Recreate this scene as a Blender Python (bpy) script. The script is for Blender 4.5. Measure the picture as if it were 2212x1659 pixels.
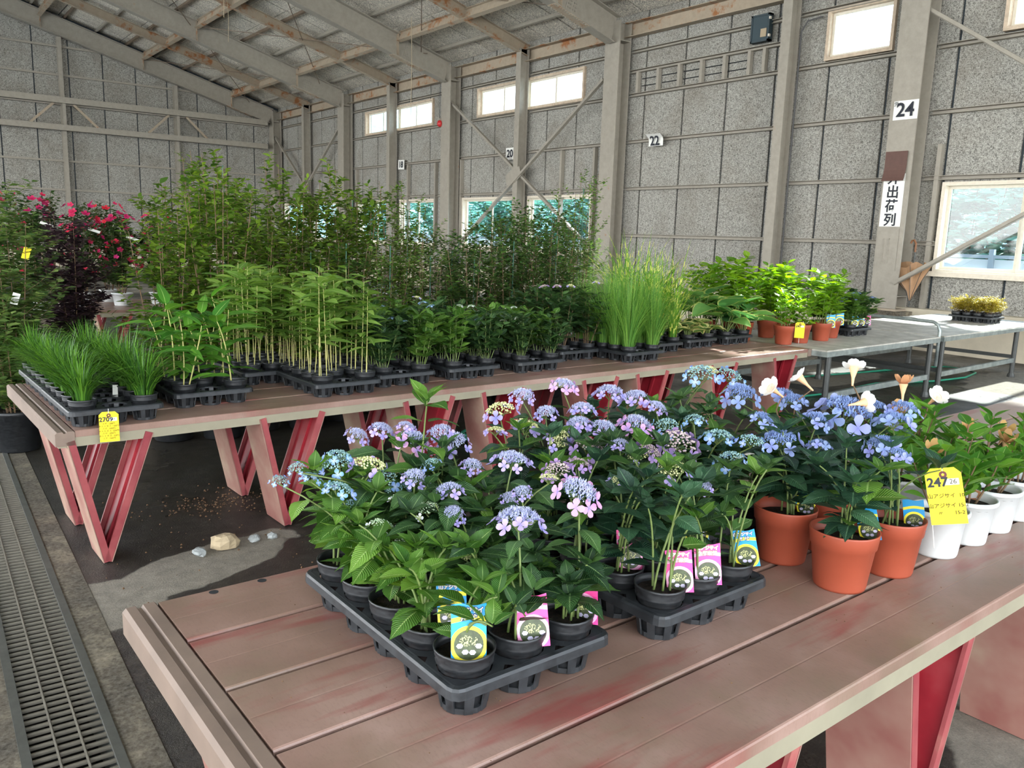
import bpy, math, random
import numpy as np
from mathutils import Vector, Matrix

for o in list(bpy.data.objects):
    bpy.data.objects.remove(o)
SC = bpy.context.scene
COL = SC.collection

# ------------------------------------------------------------------ camera
cam_d = bpy.data.cameras.new('camera')
cam = bpy.data.objects.new('camera', cam_d)
COL.objects.link(cam)
CAMZ = 1.45
cam_d.sensor_fit = 'HORIZONTAL'
cam_d.sensor_width = 36.0
cam_d.lens = 1767.28 / 2212.0 * 36.0
cam_d.clip_start = 0.05
cam_d.clip_end = 2000
_yaw, _pit, _rol = math.radians(37.5693), math.radians(-10.27587), math.radians(1.8457)
_f = Vector((math.sin(_yaw) * math.cos(_pit), math.cos(_yaw) * math.cos(_pit), math.sin(_pit)))
_r = Vector((math.cos(_yaw), -math.sin(_yaw), 0))
_u = _r.cross(_f)
_r2 = math.cos(_rol) * _r + math.sin(_rol) * _u
_u2 = -math.sin(_rol) * _r + math.cos(_rol) * _u
cam.matrix_world = Matrix(((_r2.x, _u2.x, -_f.x, 0), (_r2.y, _u2.y, -_f.y, 0), (_r2.z, _u2.z, -_f.z, CAMZ), (0, 0, 0, 1)))
SC.camera = cam

# ------------------------------------------------------------------ world, sun, exposure
W = bpy.data.worlds.new('sky')
SC.world = W
W.use_nodes = True
wn = W.node_tree
wn.nodes.clear()
_o = wn.nodes.new('ShaderNodeOutputWorld')
_b = wn.nodes.new('ShaderNodeBackground')
_g = wn.nodes.new('ShaderNodeTexCoord')
_s = wn.nodes.new('ShaderNodeSeparateXYZ')
_m = wn.nodes.new('ShaderNodeMapRange')
_m.inputs['From Min'].default_value = 0.0
_m.inputs['From Max'].default_value = 0.7
_c = wn.nodes.new('ShaderNodeMix')
_c.data_type = 'RGBA'
_c.inputs[6].default_value = (1.0, 0.99, 0.96, 1)
_c.inputs[7].default_value = (0.62, 0.78, 1.0, 1)
wn.links.new(_g.outputs['Generated'], _s.inputs[0])
wn.links.new(_s.outputs['Z'], _m.inputs['Value'])
wn.links.new(_m.outputs[0], _c.inputs[0])
wn.links.new(_c.outputs[2], _b.inputs['Color'])
_b.inputs['Strength'].default_value = 2.6
wn.links.new(_b.outputs[0], _o.inputs[0])

sun_d = bpy.data.lights.new('sun', 'SUN')
sun = bpy.data.objects.new('sun', sun_d)
COL.objects.link(sun)
sun_d.energy = 7.0
sun_d.angle = math.radians(1.2)
sun_d.color = (1.0, 0.94, 0.84)
SUN_FROM = Vector((1.0, 0.10, 0.62)).normalized()
sun.rotation_euler = SUN_FROM.to_track_quat('Z', 'Y').to_euler()
sun.location = (30, 5, 25)

SC.view_settings.view_transform = 'Standard'
SC.view_settings.look = 'None'
SC.view_settings.exposure = 1.8
SC.view_settings.gamma = 1.0
SC.view_settings.use_curve_mapping = False
try:   # light paths: enough for the hall, kept short
    SC.cycles.max_bounces = 7
    SC.cycles.adaptive_threshold = 0.03
    SC.cycles.diffuse_bounces = 4
    SC.cycles.glossy_bounces = 3
    SC.cycles.transmission_bounces = 4
    SC.cycles.transparent_max_bounces = 8
    SC.cycles.sample_clamp_indirect = 8.0
except Exception:
    pass

# ------------------------------------------------------------------ materials
def lin(c):
    return tuple(((v / 255.0) / 12.92 if v / 255.0 <= 0.04045 else ((v / 255.0 + 0.055) / 1.055) ** 2.4) for v in c)

class NT:
    def __init__(s, name):
        s.m = bpy.data.materials.new(name)
        s.m.use_nodes = True
        s.t = s.m.node_tree
        s.t.nodes.clear()
        s.out = s.n('OutputMaterial')
    def n(s, kind, **kw):
        nd = s.t.nodes.new('ShaderNode' + kind)
        for k, v in kw.items():
            if k.startswith('_'):
                setattr(nd, k[1:], v)
            else:
                nd.inputs[k.replace('__', ' ')].default_value = v
        return nd
    def l(s, a, b):
        s.t.links.new(a, b)
    def noise(s, vec, scale, detail=3, rough=0.6, dist=0.0):
        nd = s.n('TexNoise', Scale=scale, Detail=detail, Roughness=rough, Distortion=dist)
        if vec is not None:
            s.l(vec, nd.inputs['Vector'])
        return nd.outputs['Fac']
    def ramp(s, fac, stops, interp='LINEAR'):
        nd = s.n('ValToRGB')
        nd.color_ramp.interpolation = interp
        e = nd.color_ramp.elements
        while len(e) < len(stops):
            e.new(0.5)
        for i, (p, c) in enumerate(stops):
            e[i].position = p
            e[i].color = (*c[:3], 1) if not isinstance(c, (int, float)) else (c, c, c, 1)
        s.l(fac, nd.inputs[0])
        return nd.outputs['Color']
    def mix(s, fac, a, b, blend='MIX'):
        nd = s.n('Mix', _data_type='RGBA', _blend_type=blend)
        for v, i in ((fac, 0), (a, 6), (b, 7)):
            if hasattr(v, 'is_output'):
                s.l(v, nd.inputs[i])
            else:
                nd.inputs[i].default_value = v if i == 0 else (*v[:3], 1)
        return nd.outputs[2]
    def math(s, op, a, b=None, c=None, clamp=False):
        nd = s.n('Math', _operation=op, _use_clamp=clamp)
        for i, v in enumerate((a, b, c)):
            if v is None:
                continue
            if hasattr(v, 'is_output'):
                s.l(v, nd.inputs[i])
            else:
                nd.inputs[i].default_value = v
        return nd.outputs[0]
    def obj_vec(s, scale=(1, 1, 1), rand=True):
        tc = s.n('TexCoord')
        mp = s.n('Mapping')
        mp.inputs['Scale'].default_value = scale
        s.l(tc.outputs['Object'], mp.inputs['Vector'])
        if rand:
            oi = s.n('ObjectInfo')
            k = s.math('MULTIPLY', oi.outputs['Random'], 37.0)
            cb = s.n('CombineXYZ')
            for i in range(3):
                s.l(k, cb.inputs[i])
            s.l(cb.outputs[0], mp.inputs['Location'])
        return mp.outputs[0]
    def pos(s, scale=(1, 1, 1)):
        g = s.n('NewGeometry')
        mp = s.n('Mapping')
        mp.inputs['Scale'].default_value = scale
        s.l(g.outputs['Position'], mp.inputs['Vector'])
        return mp.outputs[0]
    def bump(s, h, strength=0.3, dist=0.01):
        nd = s.n('Bump', Strength=strength, Distance=dist)
        s.l(h, nd.inputs['Height'])
        return nd.outputs[0]
    def bsdf(s, color, rough=0.6, metal=0.0, spec=0.5, normal=None, **kw):
        nd = s.n('BsdfPrincipled')
        for key, v in (('Base Color', color), ('Roughness', rough), ('Metallic', metal), ('Specular IOR Level', spec)):
            if hasattr(v, 'is_output'):
                s.l(v, nd.inputs[key])
            elif key == 'Base Color':
                nd.inputs[key].default_value = (*v[:3], 1)
            else:
                nd.inputs[key].default_value = v
        if normal is not None:
            s.l(normal, nd.inputs['Normal'])
        for k, v in kw.items():
            nd.inputs[k.replace('__', ' ')].default_value = v
        return nd.outputs[0]
    def done(s, sh):
        s.l(sh, s.out.inputs['Surface'])
        return s.m

M = {}

def plain(name, rgb, rough=0.6, metal=0.0, var=0.0, spec=0.5, scale=20.0, bump=0.0):
    t = NT(name)
    c = lin(rgb)
    col = c
    nrm = None
    if var > 0:
        f = t.noise(t.obj_vec(), scale, 4)
        col = t.ramp(f, [(0.25, tuple(v * (1 - var) for v in c)), (0.75, tuple(min(1, v * (1 + var)) for v in c))])
        if bump:
            nrm = t.bump(f, bump, 0.004)
    M[name] = t.done(t.bsdf(col, rough, metal, spec, nrm))
    return M[name]

def leaf_mat(name, dark, light, trans=0.35, rough=0.42, rib=None, vein=0.0, margin=None, stripe=None, spec=0.5):
    """leaf: colour varies leaf by leaf, paler rib, side veins in the relief, light passing through"""
    t = NT(name)
    at = t.n('Attribute', _attribute_name='tint')
    oi = t.n('ObjectInfo')
    f = t.math('FRACT', t.math('ADD', at.outputs['Fac'], oi.outputs['Random']))
    col = t.ramp(f, [(0.0, lin(dark)), (0.6, lin([(a + b) / 2 for a, b in zip(dark, light)])), (1.0, lin(light))])
    nrm = None
    if rib or vein or margin or stripe:
        uv = t.n('UVMap')
        sp = t.n('SeparateXYZ')
        t.l(uv.outputs[0], sp.inputs[0])
        a = t.math('ABSOLUTE', t.math('SUBTRACT', sp.outputs[0], 0.5))
        if rib:
            col = t.mix(t.math('MULTIPLY', t.math('LESS_THAN', a, 0.03), 0.65), col, lin(rib))
        if vein:
            w = t.math('SINE', t.math('MULTIPLY', t.math('SUBTRACT', sp.outputs[1], t.math('MULTIPLY', a, 0.42)), 52.0))
            h = t.math('POWER', t.math('ABSOLUTE', w), 0.5)
            nrm = t.bump(h, vein, 0.004)
        if margin:
            thr, mc = margin
            nz = t.noise(uv.outputs[0], 7.0, 2)
            k = t.math('GREATER_THAN', t.math('ADD', a, t.math('MULTIPLY', t.math('SUBTRACT', nz, 0.5), 0.16)), thr)
            col = t.mix(k, col, lin(mc))
        if stripe:
            k = t.math('GREATER_THAN', t.math('SINE', t.math('ADD', t.math('MULTIPLY', sp.outputs[1], 34.0), t.math('MULTIPLY', f, 60.0))), 0.55)
            col = t.mix(t.math('MULTIPLY', k, 0.9), col, lin(stripe))
    b = t.bsdf(col, rough, 0, spec, nrm)
    if trans > 0:
        tr = t.n('BsdfTranslucent')
        hs = t.n('HueSaturation', Value=1.5, Saturation=1.1)
        hs.inputs['Hue'].default_value = 0.485
        t.l(col, hs.inputs['Color'])
        t.l(hs.outputs[0], tr.inputs['Color'])
        mx = t.n('MixShader')
        mx.inputs[0].default_value = trans
        t.l(b, mx.inputs[1])
        t.l(tr.outputs[0], mx.inputs[2])
        b = mx.outputs[0]
    M[name] = t.done(b)

def petal_mat(name, edge, centre, trans=0.3):
    t = NT(name)
    uv = t.n('UVMap')
    sp = t.n('SeparateXYZ')
    t.l(uv.outputs[0], sp.inputs[0])
    oi = t.n('ObjectInfo')
    c = t.ramp(sp.outputs[1], [(0.0, lin(centre)), (0.35, lin([(a + b) / 2 for a, b in zip(edge, centre)])), (0.8, lin(edge))])
    hs = t.n('HueSaturation')
    t.l(c, hs.inputs['Color'])
    t.l(t.math('ADD', 0.48, t.math('MULTIPLY', oi.outputs['Random'], 0.04)), hs.inputs['Hue'])
    t.l(t.math('ADD', 0.88, t.math('MULTIPLY', oi.outputs['Random'], 0.2)), hs.inputs['Value'])
    b = t.bsdf(hs.outputs[0], 0.6, 0, 0.3)
    tr = t.n('BsdfTranslucent')
    t.l(hs.outputs[0], tr.inputs['Color'])
    mx = t.n('MixShader')
    mx.inputs[0].default_value = trans
    t.l(b, mx.inputs[1])
    t.l(tr.outputs[0], mx.inputs[2])
    M[name] = t.done(mx.outputs[0])

def tint_mat(name, a, b, rough=0.6):
    t = NT(name)
    at = t.n('Attribute', _attribute_name='tint')
    M[name] = t.done(t.bsdf(t.ramp(at.outputs['Fac'], [(0.0, lin(a)), (1.0, lin(b))]), rough, 0, 0.3))

# structure materials
def build_structure_mats():
    # wood wool cement board
    for nm, base, stain in (('board', (170, 168, 160), 0.45), ('board_roof', (238, 231, 216), 0.35)):
        t = NT(nm)
        v = t.obj_vec()
        n1 = t.noise(t.obj_vec((1, 1, 2.2)), 34.0, 5, 0.78, 1.2)
        n2 = t.noise(t.obj_vec((1, 2.4, 1)), 26.0, 4, 0.75, 2.0)
        s = t.math('ADD', t.math('MULTIPLY', n1, 0.55), t.math('MULTIPLY', n2, 0.45))
        fib = t.ramp(s, [(0.43, tuple(x * 0.22 for x in lin(base))), (0.50, tuple(x * 0.78 for x in lin(base))), (0.57, tuple(x * 1.25 for x in lin(base)))])
        st = t.noise(v, 1.3, 3, 0.6)
        col = t.mix(t.ramp(st, [(0.42, 0.0), (0.75, stain)]), fib, tuple(x * 0.45 for x in lin((150, 128, 100))), 'MULTIPLY') if False else t.mix(t.ramp(st, [(0.45, 0.0), (0.8, stain)]), fib, lin((112, 102, 88)))
        M[nm] = t.done(t.bsdf(col, 0.95, 0, 0.1, t.bump(s, 0.5, 0.012)))
    # painted steel with rust
    for nm, base, rust in (('steel', (154, 148, 136), 0.70), ('steel_rusty', (168, 154, 134), 0.585)):
        t = NT(nm)
        v = t.pos()
        d = t.noise(v, 2.2, 5, 0.65)
        f = t.noise(v, 9.0, 5, 0.7)
        c = t.ramp(f, [(0.3, tuple(x * 0.86 for x in lin(base))), (0.7, tuple(x * 1.06 for x in lin(base)))])
        k = t.ramp(t.math('ADD', t.math('MULTIPLY', d, 0.65), t.math('MULTIPLY', f, 0.35)), [(rust - 0.06, 0.0), (rust + 0.02, 1.0)])
        c = t.mix(k, c, lin((150, 98, 56)))
        M[nm] = t.done(t.bsdf(c, 0.62, 0, 0.4))
    # floor: asphalt concrete, part of it still wet
    t = NT('floor_concrete')
    g = t.n('NewGeometry')
    p = g.outputs['Position']
    sp = t.n('SeparateXYZ')
    t.l(p, sp.inputs[0])
    fine = t.noise(p, 120.0, 4, 0.85)
    mid = t.noise(p, 16.0, 5, 0.7)
    big = t.noise(p, 1.4, 4, 0.6)
    dist = t.math('MULTIPLY', t.math('SUBTRACT', t.noise(p, 4.0, 4, 0.6), 0.5), 0.75)
    def ell(cx, cy, rx, ry):
        a = t.math('DIVIDE', t.math('SUBTRACT', sp.outputs[0], cx), rx)
        b = t.math('DIVIDE', t.math('SUBTRACT', sp.outputs[1], cy), ry)
        return t.math('SQRT', t.math('ADD', t.math('MULTIPLY', a, a), t.math('MULTIPLY', b, b)))
    ca, sa = math.cos(0.40), math.sin(0.40)
    ux, uy = t.math('SUBTRACT', sp.outputs[0], 0.98), t.math('SUBTRACT', sp.outputs[1], 3.45)
    ra = t.math('DIVIDE', t.math('ADD', t.math('MULTIPLY', ux, ca), t.math('MULTIPLY', uy, sa)), 0.56)
    rb = t.math('DIVIDE', t.math('SUBTRACT', t.math('MULTIPLY', uy, ca), t.math('MULTIPLY', ux, sa)), 0.19)
    tilted = t.math('SQRT', t.math('ADD', t.math('MULTIPLY', ra, ra), t.math('MULTIPLY', rb, rb)))
    e = t.math('MINIMUM', tilted, ell(2.75, 0.75, 0.5, 0.34))
    e = t.math('MINIMUM', e, ell(0.55, 3.28, 0.28, 0.26))
    e = t.math('MINIMUM', e, ell(10.2, 3.4, 1.2, 0.9))
    e = t.math('MINIMUM', e, ell(8.2, 4.9, 1.0, 0.25))
    e = t.math('ADD', e, dist)
    dry = t.ramp(e, [(0.0, 1.0), (0.94, 1.0), (1.0, 0.0)])
    dc = t.ramp(t.math('ADD', t.math('MULTIPLY', mid, 0.5), t.math('MULTIPLY', fine, 0.5)), [(0.3, lin((96, 90, 80))), (0.55, lin((140, 132, 118))), (0.75, lin((172, 164, 150)))])
    wc = t.ramp(t.math('ADD', t.math('MULTIPLY', mid, 0.45), t.math('MULTIPLY', fine, 0.55)), [(0.40, lin((24, 22, 19))), (0.56, lin((54, 49, 42))), (0.72, lin((120, 112, 100)))])
    col = t.mix(dry, wc, dc)
    rg = t.mix(dry, t.ramp(big, [(0.35, 0.22), (0.65, 0.55)]), (0.92, 0.92, 0.92))
    M['floor_concrete'] = t.done(t.bsdf(col, rg, 0, 0.5, t.bump(t.math('ADD', t.math('MULTIPLY', fine, 0.6), t.math('MULTIPLY', mid, 0.4)), 0.85, 0.010)))
    # concrete
    t = NT('concrete')
    p = t.pos()
    f = t.noise(p, 5.0, 6, 0.7)
    h = t.noise(p, 60.0, 3, 0.7)
    c = t.ramp(f, [(0.38, lin((46, 41, 34))), (0.54, lin((82, 74, 61))), (0.70, lin((142, 131, 110)))])
    M['concrete'] = t.done(t.bsdf(t.mix(0.3, c, t.ramp(h, [(0.3, lin((70, 64, 55))), (0.7, lin((176, 168, 152)))])), 0.9, 0, 0.2, t.bump(h, 0.35, 0.004)))
    plain('dado', (196, 186, 164), 0.85, var=0.12, scale=4)
    # faded red plank
    t = NT('plank')
    p = t.pos()
    ps = t.pos((1.0, 6.0, 1.0))
    big = t.noise(p, 2.6, 4, 0.6)
    st = t.noise(ps, 1.7, 4, 0.62)
    fine = t.noise(t.pos((3, 1, 1)), 55.0, 4, 0.7)
    c = t.ramp(big, [(0.28, lin((116, 92, 78))), (0.5, lin((142, 113, 100))), (0.72, lin((164, 136, 124)))])
    c = t.mix(t.ramp(st, [(0.54, 0.0), (0.68, 0.7)]), c, lin((134, 58, 56)))
    c = t.mix(t.ramp(t.noise(p, 3.7, 5, 0.65), [(0.5, 0.0), (0.72, 0.5)]), c, lin((118, 108, 86)))
    c = t.mix(t.ramp(fine, [(0.3, 0.22), (0.5, 0.0)]), c, lin((96, 74, 64)))
    M['plank'] = t.done(t.bsdf(c, t.ramp(big, [(0.3, 0.32), (0.7, 0.5)]), 0, 0.5, t.bump(fine, 0.06, 0.003)))
    # leg paints
    t = NT('leg_faded')
    p = t.pos()
    a = t.noise(p, 3.0, 4, 0.6)
    c = t.ramp(a, [(0.32, lin((138, 88, 80))), (0.5, lin((156, 118, 105))), (0.68, lin((174, 154, 132)))])
    M['leg_faded'] = t.done(t.bsdf(c, 0.5, 0, 0.4))
    t = NT('leg_red')
    p = t.pos()
    a = t.noise(p, 4.0, 4, 0.6)
    c = t.ramp(a, [(0.3, lin((120, 22, 34))), (0.6, lin((158, 36, 48))), (0.8, lin((176, 70, 74)))])
    M['leg_red'] = t.done(t.bsdf(c, 0.42, 0, 0.5))
    t = NT('leg_edge')
    a = t.noise(t.pos(), 5.0, 4, 0.6)
    c = t.ramp(a, [(0.3, lin((124, 42, 50))), (0.6, lin((150, 72, 72))), (0.8, lin((170, 124, 108)))])
    M['leg_edge'] = t.done(t.bsdf(c, 0.45, 0, 0.5))
    plain('table_trim', (140, 133, 112), 0.6, var=0.14, scale=6)
    plain('end_trim', (122, 104, 91), 0.6, var=0.2, scale=7)
    # galvanised steel
    t = NT('galvanised')
    f = t.noise(t.pos(), 14.0, 4, 0.6)
    M['galvanised'] = t.done(t.bsdf(t.ramp(f, [(0.3, lin((128, 138, 136))), (0.7, lin((176, 184, 180)))]), t.ramp(f, [(0.3, 0.35), (0.7, 0.55)]), 0.6, 0.5))
    plain('pipe_dark', (78, 80, 78), 0.5, 0.5, var=0.15)
    t = NT('bench_top')
    f = t.noise(t.pos(), 7.0, 5, 0.65)
    M['bench_top'] = t.done(t.bsdf(t.ramp(f, [(0.3, lin((150, 146, 134))), (0.7, lin((206, 202, 192)))]), 0.55, 0, 0.5))
    plain('grate_steel', (112, 107, 95), 0.5, 0.35, var=0.2)
    plain('drain_frame', (86, 86, 80), 0.6, 0.3, var=0.2)
    plain('gap_shade', (30, 32, 34), 0.9)  # near-black that paints the shade inside vent slots and bolt holes
    plain('joint', (66, 74, 80), 0.9)
    plain('drain_dark', (20, 17, 14), 0.9)
    plain('rod', (120, 104, 88), 0.6, 0.2, var=0.2)
    plain('wood_frame', (190, 172, 150), 0.7, var=0.25, scale=12)
    plain('sash', (214, 208, 192), 0.55, var=0.08)
    plain('sill', (214, 204, 186), 0.6, var=0.1)
    plain('white_sign', (232, 232, 226), 0.6)
    plain('ink', (30, 34, 44), 0.7)
    plain('pencil', (70, 60, 20), 0.8)
    plain('flap_brown', (92, 66, 58), 0.7, var=0.12)
    plain('box_teal', (42, 58, 64), 0.5, var=0.2)
    plain('box_glass', (64, 78, 84), 0.15, spec=0.8)
    plain('paper_tan', (168, 152, 126), 0.8)
    plain('red_plastic', (190, 40, 44), 0.4)
    plain('umbrella_cloth', (164, 128, 94), 0.7, var=0.15, scale=9)
    plain('wood_handle', (120, 78, 46), 0.5)
    plain('cable', (70, 70, 70), 0.6)
    plain('hose_green', (44, 142, 112), 0.4)
    plain('stone_tan', (176, 158, 128), 0.9, var=0.25, scale=18, bump=0.4)
    plain('stone_grey', (150, 154, 152), 0.9, var=0.25, scale=18, bump=0.4)
    plain('grit', (112, 84, 58), 0.9, var=0.4, scale=90)
    # plastics and soil
    t = NT('black_tray')
    f = t.noise(t.obj_vec(), 30.0, 4, 0.7)
    M['black_tray'] = t.done(t.bsdf(t.ramp(f, [(0.3, lin((26, 28, 30))), (0.75, lin((50, 53, 56)))]), t.ramp(f, [(0.3, 0.35), (0.7, 0.55)]), 0, 0.5))
    t = NT('black_pot')
    f = t.noise(t.obj_vec((1, 1, 3)), 40.0, 4, 0.7)
    M['black_pot'] = t.done(t.bsdf(t.ramp(f, [(0.3, lin((20, 21, 23))), (0.7, lin((40, 42, 44)))]), t.ramp(f, [(0.3, 0.3), (0.7, 0.55)]), 0, 0.5))
    t = NT('soil')
    f = t.noise(t.obj_vec(), 90.0, 4, 0.8)
    M['soil'] = t.done(t.bsdf(t.ramp(f, [(0.35, lin((18, 14, 11))), (0.6, lin((46, 37, 29))), (0.75, lin((90, 76, 60)))]), 0.95, 0, 0.2, t.bump(f, 0.9, 0.01)))
    plain('terracotta', (152, 70, 47), 0.5, var=0.08, scale=5)
    plain('white_pot', (206, 208, 206), 0.45, var=0.04)
    plain('white_label', (228, 228, 220), 0.6)
    # glass
    t = NT('glass')
    tr = t.n('BsdfTransparent')
    tr.inputs['Color'].default_value = (0.85, 0.91, 0.93, 1)
    gl = t.n('BsdfGlossy', Roughness=0.04)
    mx = t.n('MixShader')
    mx.inputs[0].default_value = 0.06
    t.l(tr.outputs[0], mx.inputs[1])
    t.l(gl.outputs[0], mx.inputs[2])
    M['glass'] = t.done(mx.outputs[0])
    # outside
    plain('yard', (196, 192, 184), 0.9, var=0.15, scale=0.6)  # unseen ground, made pale to bounce light onto the ceiling
    t = NT('hill_haze_forest')  # aerial haze is mixed into the forest's base colour
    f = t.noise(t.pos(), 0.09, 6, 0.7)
    M['hill_haze_forest'] = t.done(t.bsdf(t.ramp(f, [(0.3, lin((104, 138, 146))), (0.7, lin((146, 176, 182)))]), 1.0, 0, 0.0))
    plain('field_sheet', (226, 230, 232), 0.6, var=0.06, scale=1.0)
    plain('fence_grey', (150, 158, 164), 0.6)

def build_plant_mats():
    leaf_mat('leaf_hyd', (32, 64, 33), (82, 120, 60), 0.30, 0.42, rib=(140, 172, 110), vein=0.6)
    leaf_mat('leaf_hyd_bright', (58, 102, 36), (120, 162, 66), 0.38, 0.42, rib=(176, 204, 124), vein=0.6)
    leaf_mat('leaf_hyd_dark', (28, 58, 42), (66, 104, 70), 0.25, 0.38, rib=(108, 146, 108), vein=0.55)
    leaf_mat('leaf_mandevilla', (54, 104, 34), (118, 168, 62), 0.35, 0.28, rib=(160, 192, 112), vein=0.25)
    leaf_mat('leaf_lily', (50, 104, 36), (112, 164, 60), 0.35, 0.35, rib=(160, 194, 110))
    leaf_mat('leaf_loosestrife', (78, 116, 42), (146, 178, 84), 0.4, 0.5, rib=(176, 196, 130))
    leaf_mat('leaf_bush', (52, 84, 28), (136, 168, 62), 0.42, 0.45)
    leaf_mat('leaf_bush_dark', (44, 80, 38), (112, 150, 70), 0.38, 0.45)
    leaf_mat('leaf_small', (64, 104, 44), (140, 176, 84), 0.4, 0.5)
    leaf_mat('leaf_conifer', (64, 96, 46), (140, 164, 88), 0.35, 0.6)
    leaf_mat('leaf_purple', (34, 22, 28), (76, 54, 60), 0.15, 0.5)
    leaf_mat('leaf_azalea', (34, 60, 28), (78, 108, 50), 0.25, 0.5)
    leaf_mat('leaf_sun', (84, 132, 34), (160, 198, 66), 0.5, 0.4, rib=(180, 208, 120))  # backlit sun is put into this yellow-green leaf colour
    leaf_mat('leaf_hosta', (76, 132, 76), (122, 172, 92), 0.4, 0.4, margin=(0.41, (190, 200, 120)))
    leaf_mat('leaf_hosta_var', (76, 118, 54), (106, 144, 68), 0.35, 0.4, margin=(0.27, (222, 216, 150)))
    leaf_mat('grass_dark', (32, 72, 20), (104, 152, 52), 0.3, 0.45)
    leaf_mat('grass_fine', (74, 126, 52), (146, 186, 86), 0.4, 0.5)
    leaf_mat('grass_zebra', (84, 134, 46), (140, 182, 68), 0.45, 0.45, stripe=(222, 224, 120))
    leaf_mat('leaf_gold', (140, 134, 44), (210, 196, 80), 0.4, 0.6)
    leaf_mat('leaf_tree', (60, 112, 104), (112, 164, 142), 0.35, 0.7)
    plain('stem_green', (98, 114, 58), 0.6, var=0.15)
    plain('stem_pale', (176, 170, 104), 0.6, var=0.15)
    plain('stem_brown', (104, 82, 58), 0.8, var=0.25)
    plain('stake_green', (34, 92, 70), 0.5)
    tint_mat('buds_lilac', (104, 112, 164), (196, 200, 224))
    tint_mat('buds_blue', (70, 92, 148), (146, 168, 212))
    tint_mat('buds_teal', (72, 108, 116), (150, 182, 176))
    tint_mat('buds_green', (112, 148, 110), (196, 210, 176))
    tint_mat('buds_cream', (150, 158, 92), (222, 220, 168))
    tint_mat('buds_mauve', (140, 120, 130), (206, 188, 182))
    petal_mat('petal_lilac', (186, 170, 222), (142, 136, 206))
    petal_mat('petal_pink', (224, 168, 212), (168, 150, 216))
    petal_mat('petal_blue', (126, 164, 226), (206, 216, 238))
    petal_mat('petal_periwinkle', (160, 174, 222), (136, 150, 212))
    petal_mat('petal_white', (222, 222, 236), (200, 206, 150))
    petal_mat('petal_mauve', (178, 146, 196), (150, 132, 190))
    petal_mat('petal_mandevilla', (232, 230, 226), (238, 222, 184))
    plain('trumpet_peach', (222, 172, 128), 0.6, var=0.15)
    petal_mat('petal_dry', (208, 160, 108), (190, 110, 70))
    petal_mat('petal_azalea', (204, 42, 96), (172, 24, 72))
    plain('card_blue', (24, 152, 214), 0.4)
    plain('card_yellow', (244, 226, 56), 0.4)
    plain('card_pink', (238, 70, 150), 0.4)
    plain('card_pale_pink', (250, 176, 214), 0.4)
    plain('card_navy', (40, 54, 128), 0.5)
    plain('card_photo', (64, 74, 44), 0.4, var=0.5, scale=120)
    plain('card_floret', (214, 206, 232), 0.5)
    plain('card_bud', (204, 206, 140), 0.5)
    plain('tag_yellow', (236, 210, 20), 0.6)
    plain('tag_eyelet', (92, 34, 30), 0.6)

build_structure_mats()
build_plant_mats()

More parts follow.
